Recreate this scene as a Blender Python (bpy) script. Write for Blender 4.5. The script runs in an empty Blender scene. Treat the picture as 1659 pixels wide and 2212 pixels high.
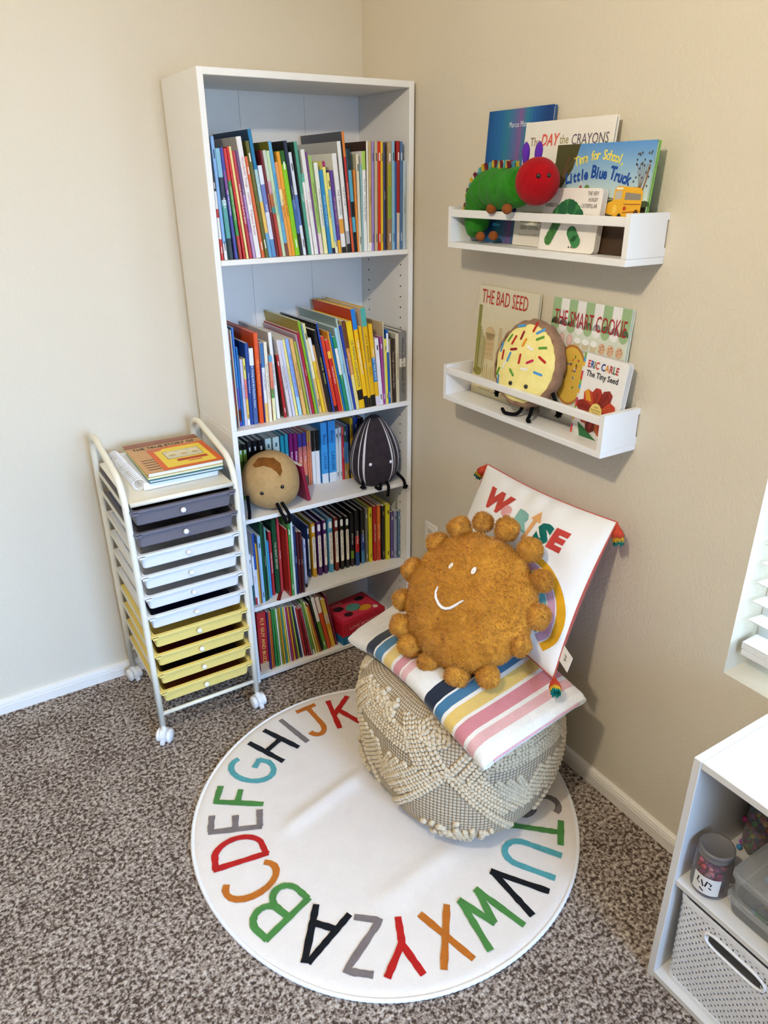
import bpy, bmesh, math, random
from mathutils import Vector, Matrix
S = bpy.context.scene
COL = S.collection
random.seed(7)
PI = math.pi

# ------------------------------------------------------------------ camera
cam_d = bpy.data.cameras.new('camera')
cam_d.sensor_fit = 'VERTICAL'; cam_d.sensor_height = 36.0
cam_d.lens = 36.0 * 1565.5 / 2212.0
cam_d.clip_start = 0.02
cam = bpy.data.objects.new('camera', cam_d); COL.objects.link(cam)
cr = Vector((0.85024709, -0.52633443, -0.00720723))
cu = Vector((0.22468437, 0.35050787, 0.90920909))
cd = Vector((0.47602186, 0.77467174, -0.41627742))
M = Matrix((cr, cu, -cd)).transposed().to_4x4()
M.translation = Vector((-1.3065, -2.2309, 1.551))
cam.matrix_world = M
S.camera = cam

# ------------------------------------------------------------------ light and exposure
S.view_settings.view_transform = 'Standard'
S.view_settings.look = 'None'
S.view_settings.gamma = 1.0
S.view_settings.use_curve_mapping = False
S.view_settings.exposure = 0.41
S.cycles.use_denoising = True
S.cycles.max_bounces = 7
S.cycles.diffuse_bounces = 4
S.cycles.glossy_bounces = 2
S.cycles.transparent_max_bounces = 10
S.cycles.use_adaptive_sampling = True
S.cycles.adaptive_threshold = 0.035
S.cycles.sample_clamp_indirect = 6.0
S.cycles.caustics_reflective = False
S.cycles.caustics_refractive = False

w = bpy.data.worlds.new('daylight_sky'); S.world = w; w.use_nodes = True
bg = w.node_tree.nodes['Background']
bg.inputs['Color'].default_value = (0.60, 0.78, 1.0, 1); bg.inputs['Strength'].default_value = 2.0

def light(name, kind, loc, energy, color, **kw):
    d = bpy.data.lights.new(name, kind); d.energy = energy; d.color = color
    for k, v in kw.items():
        setattr(d, k, v)
    o = bpy.data.objects.new(name, d); COL.objects.link(o); o.location = loc
    return o
# warm ceiling lamp in the middle of the room (its shadows fall under the two wall shelves)
light('ceiling_lamp', 'POINT', (-1.62, -1.79, 2.30), 51, (1.0, 0.875, 0.68), shadow_soft_size=0.045)
# daylight coming in through the window of the right wall
wl = light('window_daylight', 'AREA', (0.34, -2.16, 1.36), 80, (0.58, 0.75, 1.0), shape='RECTANGLE', size=1.25, size_y=1.55)
wl.rotation_euler = (0, math.radians(90), 0)
wl.rotation_euler = Vector((1, 0, 0)).to_track_quat('Z', 'Y').to_euler()
# cool light for the left wall, from an assumed, unseen window behind the photographer
w2 = light('assumed_rear_daylight', 'AREA', (-.80, -4.16, 1.35), 20, (0.34, 0.58, 1.0), shape='RECTANGLE', size=1.2, size_y=1.2, spread=math.radians(66))
w2.rotation_euler = Vector((0.85, -4.1, 1.4)).to_track_quat('Z', 'Y').to_euler()

# ------------------------------------------------------------------ materials
def lin(c):
    return c / 12.92 if c <= 0.04045 else ((c + 0.055) / 1.055) ** 2.4
def rgb(h):
    return tuple(lin(int(h[i:i + 2], 16) / 255.0) for i in (0, 2, 4)) + (1.0,)
MATS = {}
def newmat(name):
    m = bpy.data.materials.new(name); m.use_nodes = True
    nt = m.node_tree
    return m, nt, nt.nodes['Principled BSDF'], nt.nodes.new, nt.links.new
def flat(h, rough=0.55, spec=0.4, var=0.06, name=None, scale=60.0, bump=0.0, sheen=0.0, coat=0.0, metal=0.0):
    """a plain coloured surface with a slight procedural mottling"""
    key = (h, rough, spec, var, scale, bump, sheen, coat, metal)
    if key in MATS:
        return MATS[key]
    m, nt, b, N, L = newmat(name or 'colour_' + h)
    b.inputs['Roughness'].default_value = rough
    b.inputs['Specular IOR Level'].default_value = spec
    b.inputs['Metallic'].default_value = metal
    b.inputs['Coat Weight'].default_value = coat
    b.inputs['Sheen Weight'].default_value = sheen
    tc = N('ShaderNodeTexCoord'); no = N('ShaderNodeTexNoise')
    no.inputs['Scale'].default_value = scale; no.inputs['Detail'].default_value = 3
    L(tc.outputs['Object'], no.inputs['Vector'])
    c = rgb(h)
    mx = N('ShaderNodeMix'); mx.data_type = 'RGBA'
    mx.inputs[6].default_value = tuple(max(0, v * (1 - var)) for v in c[:3]) + (1,)
    mx.inputs[7].default_value = tuple(min(1, v * (1 + var) + var * .01) for v in c[:3]) + (1,)
    L(no.outputs['Fac'], mx.inputs[0]); L(mx.outputs[2], b.inputs['Base Color'])
    if bump:
        bp = N('ShaderNodeBump'); bp.inputs['Strength'].default_value = bump; bp.inputs['Distance'].default_value = 0.002
        L(no.outputs['Fac'], bp.inputs['Height']); L(bp.outputs['Normal'], b.inputs['Normal'])
    MATS[key] = m
    return m

def wall_mat():
    m, nt, b, N, L = newmat('painted_plaster')
    b.inputs['Roughness'].default_value = 0.75; b.inputs['Specular IOR Level'].default_value = 0.25
    tc = N('ShaderNodeTexCoord'); no = N('ShaderNodeTexNoise'); no.inputs['Scale'].default_value = 115; no.inputs['Detail'].default_value = 4
    n2 = N('ShaderNodeTexNoise'); n2.inputs['Scale'].default_value = 2.0
    L(tc.outputs['Object'], no.inputs['Vector']); L(tc.outputs['Object'], n2.inputs['Vector'])
    mx = N('ShaderNodeMix'); mx.data_type = 'RGBA'
    mx.inputs[6].default_value = rgb('dbd0ba'); mx.inputs[7].default_value = rgb('dfd5c1')
    L(n2.outputs['Fac'], mx.inputs[0]); L(mx.outputs[2], b.inputs['Base Color'])
    bp = N('ShaderNodeBump'); bp.inputs['Strength'].default_value = 0.5; bp.inputs['Distance'].default_value = 0.003
    L(no.outputs['Fac'], bp.inputs['Height']); L(bp.outputs['Normal'], b.inputs['Normal'])
    return m

def carpet_mat():
    m, nt, b, N, L = newmat('cut_pile_carpet')
    b.inputs['Roughness'].default_value = 0.95; b.inputs['Specular IOR Level'].default_value = 0.1
    tc = N('ShaderNodeTexCoord')
    no = N('ShaderNodeTexNoise'); no.inputs['Scale'].default_value = 100; no.inputs['Detail'].default_value = 2.5; no.inputs['Roughness'].default_value = 0.65
    n2 = N('ShaderNodeTexNoise'); n2.inputs['Scale'].default_value = 9; n2.inputs['Detail'].default_value = 3
    n3 = N('ShaderNodeTexVoronoi'); n3.inputs['Scale'].default_value = 165
    for n in (no, n2, n3):
        L(tc.outputs['Object'], n.inputs['Vector'])
    ramp = N('ShaderNodeValToRGB'); e = ramp.color_ramp.elements
    e[0].position = 0.36; e[0].color = rgb('4a3d35'); e[1].position = 0.66; e[1].color = rgb('cbbfb2')
    k = ramp.color_ramp.elements.new(0.47); k.color = rgb('8f8176')
    k = ramp.color_ramp.elements.new(0.56); k.color = rgb('aea196')
    ad = N('ShaderNodeMath'); ad.operation = 'MULTIPLY_ADD'; ad.inputs[1].default_value = -0.22
    L(n3.outputs['Distance'], ad.inputs[0]); L(no.outputs['Fac'], ad.inputs[2])
    a2 = N('ShaderNodeMath'); a2.operation = 'MULTIPLY_ADD'; a2.inputs[1].default_value = 0.16
    L(n2.outputs['Fac'], a2.inputs[0]); L(ad.outputs[0], a2.inputs[2])
    L(a2.outputs[0], ramp.inputs['Fac']); L(ramp.outputs['Color'], b.inputs['Base Color'])
    bp = N('ShaderNodeBump'); bp.inputs['Strength'].default_value = 0.9; bp.inputs['Distance'].default_value = 0.006
    L(ad.outputs[0], bp.inputs['Height']); L(bp.outputs['Normal'], b.inputs['Normal'])
    return m

def pile_mat(name, h, scale=220, strength=0.4, dist=0.003, var=0.08, sheen=0.25, dark=None):
    """short plush or terry pile"""
    m, nt, b, N, L = newmat(name)
    b.inputs['Roughness'].default_value = 0.95; b.inputs['Specular IOR Level'].default_value = 0.1
    b.inputs['Sheen Weight'].default_value = sheen; b.inputs['Sheen Roughness'].default_value = 0.5
    tc = N('ShaderNodeTexCoord'); no = N('ShaderNodeTexNoise'); no.inputs['Scale'].default_value = scale; no.inputs['Detail'].default_value = 3
    n2 = N('ShaderNodeTexNoise'); n2.inputs['Scale'].default_value = scale / 9; n2.inputs['Detail'].default_value = 4
    L(tc.outputs['Object'], no.inputs['Vector']); L(tc.outputs['Object'], n2.inputs['Vector'])
    ad = N('ShaderNodeMath'); ad.operation = 'ADD'; L(no.outputs['Fac'], ad.inputs[0]); L(n2.outputs['Fac'], ad.inputs[1])
    hf = N('ShaderNodeMath'); hf.operation = 'MULTIPLY'; hf.inputs[1].default_value = 0.5; L(ad.outputs[0], hf.inputs[0])
    mr = N('ShaderNodeMapRange'); mr.inputs['From Min'].default_value = 0.3; mr.inputs['From Max'].default_value = 0.7
    L(hf.outputs[0], mr.inputs['Value'])
    mx = N('ShaderNodeMix'); mx.data_type = 'RGBA'
    c = rgb(h); mx.inputs[6].default_value = rgb(dark) if dark else tuple(v * (1 - 2 * var) for v in c[:3]) + (1,); mx.inputs[7].default_value = tuple(min(1, v * (1 + var)) for v in c[:3]) + (1,)
    L(mr.outputs[0], mx.inputs[0]); L(mx.outputs[2], b.inputs['Base Color'])
    bp = N('ShaderNodeBump'); bp.inputs['Strength'].default_value = strength; bp.inputs['Distance'].default_value = dist
    L(hf.outputs[0], bp.inputs['Height']); L(bp.outputs['Normal'], b.inputs['Normal'])
    return m

def knit_mat():
    m, nt, b, N, L = newmat('woven_cotton')
    b.inputs['Roughness'].default_value = 0.9; b.inputs['Specular IOR Level'].default_value = 0.15
    uv = N('ShaderNodeUVMap')
    sx = N('ShaderNodeSeparateXYZ'); L(uv.outputs['UV'], sx.inputs[0])
    def absin(sock, f):
        a = N('ShaderNodeMath'); a.operation = 'MULTIPLY'; a.inputs[1].default_value = f; L(sock, a.inputs[0])
        s = N('ShaderNodeMath'); s.operation = 'SINE'; L(a.outputs[0], s.inputs[0])
        q = N('ShaderNodeMath'); q.operation = 'ABSOLUTE'; L(s.outputs[0], q.inputs[0])
        return q.outputs[0]
    f = PI / 0.0092
    mu = N('ShaderNodeMath'); mu.operation = 'MULTIPLY'; L(absin(sx.outputs[0], f), mu.inputs[0]); L(absin(sx.outputs[1], f), mu.inputs[1])
    mx = N('ShaderNodeMix'); mx.data_type = 'RGBA'
    mx.inputs[6].default_value = rgb('84725a'); mx.inputs[7].default_value = rgb('d4c2a6')
    mr = N('ShaderNodeMapRange'); mr.inputs['From Max'].default_value = 0.55; L(mu.outputs[0], mr.inputs['Value'])
    L(mr.outputs[0], mx.inputs[0]); L(mx.outputs[2], b.inputs['Base Color'])
    bp = N('ShaderNodeBump'); bp.inputs['Strength'].default_value = 0.8; bp.inputs['Distance'].default_value = 0.003
    L(mu.outputs[0], bp.inputs['Height']); L(bp.outputs['Normal'], b.inputs['Normal'])
    return m

def clear_mat(name, tint, haze=0.25, alpha=0.75):
    """thin clear or frosted sheet: transparent mixed with a glossy, slightly milky coat"""
    m, nt, b, N, L = newmat(name)
    out = nt.nodes['Material Output']
    tr = N('ShaderNodeBsdfTransparent'); tr.inputs['Color'].default_value = tint
    b.inputs['Base Color'].default_value = (0.8, 0.8, 0.8, 1); b.inputs['Roughness'].default_value = haze
    fr = N('ShaderNodeFresnel'); fr.inputs['IOR'].default_value = 1.35
    mp = N('ShaderNodeMapRange'); mp.inputs['To Min'].default_value = 1 - alpha; mp.inputs['To Max'].default_value = 0.9
    L(fr.outputs[0], mp.inputs['Value'])
    mix = N('ShaderNodeMixShader'); L(mp.outputs[0], mix.inputs[0]); L(tr.outputs[0], mix.inputs[1]); L(b.outputs[0], mix.inputs[2])
    L(mix.outputs[0], out.inputs['Surface'])
    return m

def pages_mat(name='page_edges', h='efe9dc'):
    m, nt, b, N, L = newmat(name)
    b.inputs['Roughness'].default_value = 0.8
    tc = N('ShaderNodeTexCoord'); wv = N('ShaderNodeTexWave'); wv.inputs['Scale'].default_value = 260; wv.bands_direction = 'X'; wv.inputs['Distortion'].default_value = 1.0
    L(tc.outputs['Object'], wv.inputs['Vector'])
    mx = N('ShaderNodeMix'); mx.data_type = 'RGBA'; c = rgb(h)
    mx.inputs[6].default_value = tuple(v * .80 for v in c[:3]) + (1,); mx.inputs[7].default_value = c
    L(wv.outputs['Fac'], mx.inputs[0]); L(mx.outputs[2], b.inputs['Base Color'])
    return m

WALL = wall_mat(); CARPET = carpet_mat()
TRIM = flat('efe9df', 0.45, 0.4, 0.02, 'trim_paint')
WHITE = flat('f1eee8', 0.42, 0.4, 0.02, 'white_laminate', scale=25)
WHITE2 = flat('efedea', 0.4, 0.4, 0.015, 'white_lacquer', scale=25)
DARK = flat('1a1816', 0.7, 0.2, 0.05, 'dark_hole')
CREAM_METAL = flat('ece6d3', 0.32, 0.5, 0.02, 'cream_enamel', scale=30)
PAGES = pages_mat()
BLACKFELT = flat('0c0c0e', 0.9, 0.1, 0.1, 'black_felt')

# ------------------------------------------------------------------ geometry helpers
class MB:
    """collects shapes and links them as ONE mesh object"""
    def __init__(self):
        self.v = []; self.f = []; self.m = []; self.s = []; self.mats = []; self.uv = None
    def mi(self, mat):
        if mat not in self.mats:
            self.mats.append(mat)
        return self.mats.index(mat)
    def add(self, verts, faces, mat, smooth=False, M=None):
        o = len(self.v); k = self.mi(mat)
        self.v += [tuple(M @ Vector(p)) if M else tuple(p) for p in verts]
        for f in faces:
            self.f.append([i + o for i in f]); self.m.append(k); self.s.append(smooth)
        return self
    def box(self, lo, hi, mat, M=None):
        x0, y0, z0 = lo; x1, y1, z1 = hi
        v = [(x0, y0, z0), (x1, y0, z0), (x1, y1, z0), (x0, y1, z0), (x0, y0, z1), (x1, y0, z1), (x1, y1, z1), (x0, y1, z1)]
        return self.add(v, [(3, 2, 1, 0), (4, 5, 6, 7), (0, 1, 5, 4), (1, 2, 6, 5), (2, 3, 7, 6), (3, 0, 4, 7)], mat, False, M)
    def rbox(self, lo, hi, r, mat, M=None, seg=2):
        bm = bmesh.new()
        bmesh.ops.create_cube(bm, size=1.0)
        for q in bm.verts:
            q.co = Vector([lo[i] + (q.co[i] + .5) * (hi[i] - lo[i]) for i in range(3)])
        bmesh.ops.bevel(bm, geom=bm.edges[:], offset=r, segments=seg, affect='EDGES', profile=.5)
        return self.bm(bm, mat, False, M)
    def bm(self, bm, mat, smooth=False, M=None):
        bm.verts.index_update()
        self.add([q.co.copy() for q in bm.verts], [[q.index for q in f.verts] for f in bm.faces], mat, smooth, M)
        bm.free(); return self
    def tube(self, pts, r, mat, n=10, cap=True, closed=False):
        pts = [Vector(p) for p in pts]; rs = r if isinstance(r, (list, tuple)) else [r] * len(pts)
        vs = []; up = None
        for i, p in enumerate(pts):
            a = pts[i - 1] if (i or closed) else p; b = pts[(i + 1) % len(pts)] if (i < len(pts) - 1 or closed) else p
            t = (b - a).normalized()
            if up is None:
                up = t.orthogonal().normalized()
            up = (up - t * up.dot(t))
            up = up.normalized() if up.length > 1e-6 else t.orthogonal().normalized()
            w_ = t.cross(up)
            for k in range(n):
                an = 2 * PI * k / n
                vs.append(p + (up * math.cos(an) + w_ * math.sin(an)) * rs[i])
        fs = []
        L_ = len(pts)
        for i in range(L_ if closed else L_ - 1):
            j = (i + 1) % L_
            for k in range(n):
                fs.append((i * n + k, i * n + (k + 1) % n, j * n + (k + 1) % n, j * n + k))
        if cap and not closed:
            fs.append(tuple(range(n))[::-1]); fs.append(tuple((L_ - 1) * n + k for k in range(n)))
        return self.add(vs, fs, mat, True)
    def lathe(self, prof, mat, n=24, M=None, smooth=True):
        vs = []; fs = []
        for r, z in prof:
            for k in range(n):
                a = 2 * PI * k / n; vs.append((r * math.cos(a), r * math.sin(a), z))
        for i in range(len(prof) - 1):
            for k in range(n):
                fs.append((i * n + k, i * n + (k + 1) % n, (i + 1) * n + (k + 1) % n, (i + 1) * n + k))
        if prof[0][0] > 1e-5: fs.append(tuple(range(n))[::-1])
        if prof[-1][0] > 1e-5: fs.append(tuple((len(prof) - 1) * n + k for k in range(n)))
        return self.add(vs, fs, mat, smooth, M)
    def ball(self, c, r, mat, nu=16, nv=10, M=None, fn=None):
        r = r if isinstance(r, (tuple, list)) else (r, r, r)
        vs = [(0, 0, -1)]
        for i in range(1, nv):
            a = -PI / 2 + PI * i / nv
            for k in range(nu):
                t = 2 * PI * k / nu; vs.append((math.cos(a) * math.cos(t), math.cos(a) * math.sin(t), math.sin(a)))
        vs.append((0, 0, 1))
        if fn: vs = [fn(p) for p in vs]
        vs = [(c[0] + p[0] * r[0], c[1] + p[1] * r[1], c[2] + p[2] * r[2]) for p in vs]
        fs = []
        for k in range(nu):
            fs.append((0, 1 + (k + 1) % nu, 1 + k))
            for i in range(nv - 2):
                a = 1 + i * nu; fs.append((a + k, a + (k + 1) % nu, a + nu + (k + 1) % nu, a + nu + k))
            a = 1 + (nv - 2) * nu; fs.append((a + k, a + (k + 1) % nu, len(vs) - 1))
        return self.add(vs, fs, mat, True, M)
    def grid(self, fn, nu, nv, mat, closeu=False, smooth=True):
        vs = [fn(i / (nu - (0 if closeu else 1)), j / (nv - 1)) for j in range(nv) for i in range(nu)]
        fs = []
        for j in range(nv - 1):
            for i in range(nu if closeu else nu - 1):
                k = (i + 1) % nu
                fs.append((j * nu + i, j * nu + k, (j + 1) * nu + k, (j + 1) * nu + i))
        return self.add(vs, fs, mat, smooth)
    def build(self, name, parent=None, loc=None, M=None):
        me = bpy.data.meshes.new(name)
        me.from_pydata(self.v, [], self.f)
        for m in self.mats: me.materials.append(m)
        me.polygons.foreach_set('material_index', self.m)
        me.polygons.foreach_set('use_smooth', self.s)
        me.update()
        o = bpy.data.objects.new(name, me); COL.objects.link(o)
        if parent: o.parent = parent
        if M: o.matrix_world = M
        elif loc: o.location = loc
        return o

def empty(name, loc=(0, 0, 0), M=None):
    o = bpy.data.objects.new(name, None); COL.objects.link(o); o.empty_display_size = .05
    if M: o.matrix_world = M
    else: o.location = loc
    return o
def tag(o, label, cat, group=None):
    o['label'] = label; o['category'] = cat
    if group: o['group'] = group
    return o
def structure(o):
    o['kind'] = 'structure'; return o
def frame(o, x, y, z):
    m = Matrix((Vector(x), Vector(y), Vector(z))).transposed().to_4x4(); m.translation = Vector(o); return m

# ---- flat artwork and lettering: 2-D shapes, triangulated, then laid on a surface by a mapping function
_tc = {}
def text2d(s, size, stretch=1.0, bold=0.0, shear=0.0):
    key = (s, size, stretch, bold, shear)
    if key not in _tc:
        c = bpy.data.curves.new('t', 'FONT'); c.body = s; c.size = size; c.resolution_u = 2; c.offset = bold; c.shear = shear
        c.align_x = 'CENTER'; c.align_y = 'CENTER'
        o = bpy.data.objects.new('t', c)
        me = bpy.data.meshes.new_from_object(o)
        vs = [(p.co.x * stretch, p.co.y) for p in me.vertices]; fs = [list(p.vertices) for p in me.polygons]
        bpy.data.objects.remove(o); bpy.data.curves.remove(c); bpy.data.meshes.remove(me)
        _tc[key] = (vs, fs)
    return _tc[key]
class Art:
    def __init__(self): self.items = []
    def poly(self, pts, h, lay=0): self.items.append((list(pts), [list(range(len(pts)))], h, lay)); return self
    def ell(self, cx, cy, rx, ry, h, lay=0, n=26, a0=0, rot=0):
        c, s = math.cos(rot), math.sin(rot)
        p = [(rx * math.cos(2 * PI * k / n), ry * math.sin(2 * PI * k / n)) for k in range(n)]
        return self.poly([(cx + a * c - b * s, cy + a * s + b * c) for a, b in p], h, lay)
    def rect(self, x0, y0, x1, y1, h, lay=0): return self.poly([(x0, y0), (x1, y0), (x1, y1), (x0, y1)], h, lay)
    def text(self, s, x, y, size, h, stretch=1.0, rot=0.0, lay=1, bold=0.0, shear=0.0, width=None):
        vs, fs = text2d(s, size, stretch, bold, shear)
        if width and vs:
            w_ = max(p[0] for p in vs) - min(p[0] for p in vs); k = width / max(w_, 1e-6); vs = [(p[0] * k, p[1]) for p in vs]
        c, q = math.cos(rot), math.sin(rot)
        self.items.append(([(x + a * c - b * q, y + a * q + b * c) for a, b in vs], fs, h, lay)); return self
    def stroke(self, pts, wd, h, lay=0, jit=0.0, closed=False):
        pts = [Vector(p) for p in pts]; vs = []; n = len(pts)
        for i, p in enumerate(pts):
            a = pts[i - 1] if (i or closed) else p; b = pts[(i + 1) % n] if (i < n - 1 or closed) else p
            t = b - a; t = t.normalized() if t.length else Vector((1, 0)); nn = Vector((-t.y, t.x))
            ww = wd * .5 * (1 + random.uniform(-jit, jit))
            vs += [tuple(p + nn * ww), tuple(p - nn * ww)]
        fs = [[2 * i, 2 * i + 1, (2 * i + 3) % (2 * n), (2 * i + 2) % (2 * n)] for i in range(n if closed else n - 1)]
        self.items.append((vs, fs, h, lay)); return self
    def arc(self, cx, cy, r, a0, a1, wd, h, lay=0, n=24, ry=None):
        return self.stroke([(cx + r * math.cos(math.radians(a0 + (a1 - a0) * k / n)), cy + (ry or r) * math.sin(math.radians(a0 + (a1 - a0) * k / n))) for k in range(n + 1)], wd, h, lay)
    def lay_on(self, mb, fn, cell=None, matf=None, eps=0.00025):
        """fn(x, y, lift) -> 3-D point; cell = size of the cuts that let the shape follow a curved surface"""
        for vs, fs, h, lay in self.items:
            mat = matf(h) if matf else (h if not isinstance(h, str) else flat(h, 0.5, 0.3, 0.05))
            if cell:
                bm = bmesh.new(); bv = [bm.verts.new((p[0], p[1], 0)) for p in vs]
                for f in fs:
                    try: bm.faces.new([bv[i] for i in f])
                    except ValueError: pass
                xs = [p[0] for p in vs]; ys = [p[1] for p in vs]
                for ax, (a, b) in ((0, (min(xs), max(xs))), (1, (min(ys), max(ys)))):
                    k = math.ceil(a / cell)
                    while k * cell < b:
                        co = Vector((0, 0, 0)); no = Vector((0, 0, 0)); co[ax] = k * cell; no[ax] = 1
                        bmesh.ops.bisect_plane(bm, geom=bm.verts[:] + bm.edges[:] + bm.faces[:], plane_co=co, plane_no=no); k += 1
                bm.verts.index_update()
                V = [(q.co.x, q.co.y) for q in bm.verts]; F = [[q.index for q in f.verts] for f in bm.faces]; bm.free()
            else: V, F = vs, fs
            mb.add([fn(p[0], p[1], eps * (1 + lay)) for p in V], F, mat, bool(cell))

# ------------------------------------------------------------------ the room
RX, RY, RZ = -3.7, -4.1, 2.44
WY0, WY1, WZ0, WZ1 = -2.78, -1.517, 0.567, 2.08
b = MB().box((RX - .1, RY - .1, -0.08), (.14, .1, 0), CARPET); structure(b.build('floor'))
b = MB().box((RX - .1, RY - .1, RZ), (.14, .1, RZ + .08), flat('f3efe6', .8, .2, .01, 'ceiling_paint')); structure(b.build('ceiling'))
b = MB().box((RX - .1, 0, 0), (.14, .1, RZ), WALL); structure(b.build('wall_left'))
def right_wall():
    m = MB(); T = .14
    m.box((0, WY1, 0), (T, 0, RZ), WALL); m.box((0, RY - .1, 0), (T, WY0, RZ), WALL)
    m.box((0, WY0, 0), (T, WY1, WZ0), WALL); m.box((0, WY0, WZ1), (T, WY1, RZ), WALL)
    return m.build('wall_right')
structure(right_wall())
DIM_TAUPE = flat('8c7f6e', .8, .2, .03, 'dim_bounce_taupe', scale=8)  # dark colour given to the unseen walls to cut bounced light
def rear_wall():
    m = MB(); y0, y1 = RY - .1, RY
    m.box((RX, y0, 0), (-1.45, y1, RZ), DIM_TAUPE); m.box((-.15, y0, 0), (0, y1, RZ), DIM_TAUPE)
    m.box((-1.45, y0, 0), (-.15, y1, .68), DIM_TAUPE); m.box((-1.45, y0, 2.02), (-.15, y1, RZ), DIM_TAUPE)
    return m.build('wall_rear')
structure(rear_wall())
b = MB().box((RX - .1, RY - .1, 0), (RX, 0, RZ), DIM_TAUPE); structure(b.build('wall_far'))
def baseboard(name, M, length):
    prof = [(0, 0), (.0135, 0), (.0135, .052), (.0115, .055), (.0115, .058), (.0135, .061), (.0135, .066), (.0105, .069), (.0105, .0725), (.0125, .0755), (.0115, .08), (.006, .085), (0, .0865)]
    n = len(prof); vs = [(x, 0, z) for x, z in prof] + [(x, length, z) for x, z in prof]
    fs = [(i, (i + 1) % n, n + (i + 1) % n, n + i) for i in range(n)] + [tuple(range(n))[::-1], tuple(range(n, 2 * n))]
    m = MB().add(vs, fs, TRIM, False, M)
    return structure(m.build(name))
HB = .0388 / .0865
S_ = Matrix.Diagonal((1, 1, .58, 1))
baseboard('baseboard_left', Matrix.Rotation(math.radians(-90), 4, 'Z') @ Matrix.Translation((0, -3.7, 0)) @ S_, 3.7)
baseboard('baseboard_right', Matrix.Rotation(math.radians(180), 4, 'Z') @ S_, 4.1)

def window():
    root = MB()
    fr = flat('f4f4f2', .35, .5, .01, 'vinyl')
    X0, X1 = .095, .135
    for lo, hi in (((X0, WY0, WZ0), (X1, WY0 + .05, WZ1)), ((X0, WY1 - .05, WZ0), (X1, WY1, WZ1)), ((X0, WY0 + .05, WZ0), (X1, WY1 - .05, WZ0 + .05)), ((X0, WY0 + .05, WZ1 - .05), (X1, WY1 - .05, WZ1)), ((X0, (WY0 + WY1) / 2 - .02, WZ0 + .05), (X1, (WY0 + WY1) / 2 + .02, WZ1 - .05))):
        root.rbox(lo, hi, .004, fr)
    r = structure(root.build('window_1'))
    g = MB().box((.112, WY0 + .05, WZ0 + .05), (.115, WY1 - .05, WZ1 - .05), clear_mat('window_glass', (.93, .97, .96, 1), .02, .98))
    g.build('pane', r)
    return r
window()
def blind():
    root = empty('window_blind', (.05, -2.15, WZ0 + .07))
    tag(root, 'white slatted blind hanging inside the window recess above the low shelf unit', 'blind')
    lac = flat('f1f0ee', .35, .5, .01, 'blind_slat')
    o = Vector((.05, -2.15, WZ0 + .07))
    z = .70
    k = 0
    while z < WZ1 - .07:
        m = MB(); a = math.radians(6)
        Mx = Matrix.Translation(Vector((.048, 0, z)) - Vector((o.x, 0, o.z))) @ Matrix.Rotation(a, 4, 'Y')
        m.rbox((-.025, WY0 + .012 - o.y, -.0015), (.025, WY1 - .012 - o.y, .0015), .0012, lac, Mx, 1)
        m.build('slat', root); z += .045
    for i, zz in enumerate((.632, .6365, .641, .6455)):
        MB().rbox((-.027, WY0 + .012 - o.y, zz - o.z - .0018), (.025, WY1 - .012 - o.y, zz - o.z + .0018), .001, lac, None, 1).build('slat', root)
    MB().rbox((-.025, WY0 + .012 - o.y, .613 - o.z), (.024, WY1 - .012 - o.y, .629 - o.z), .003, lac).build('bottom_rail', root)
    MB().rbox((-.027, WY0 + .006 - o.y, WZ1 - .06 - o.z), (.028, WY1 - .006 - o.y, WZ1 - .002 - o.z), .003, lac).build('head_rail', root)
    for yy in (-1.72, -2.15, -2.6):
        m = MB()
        for xx in (-.026, .026): m.tube([(xx, yy - o.y, .62 - o.z), (xx, yy - o.y, WZ1 - .05 - o.z)], .0008, lac, 5)
        m.build('ladder_cord', root)
blind()
def outlet():
    r = MB().rbox((-.006, -.452, .372), (0, -.382, .487), .004, flat('f0ece2', .4, .4, .01, 'outlet_plastic'))
    o = tag(r.build('wall_outlet'), 'cream wall outlet plate behind the round yellow cushion, low on the wall', 'outlet')
    for zz in (.40, .445):
        MB().rbox((-.0085, -.434, zz - .002), (-.006, -.400, zz + .026), .003, flat('e8e2d6', .4, .4, .01)).box((-.0088, -.424, zz + .006), (-.0085, -.422, zz + .015), DARK).box((-.0088, -.412, zz + .006), (-.0085, -.410, zz + .015), DARK).build('socket', o)
outlet()

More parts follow.
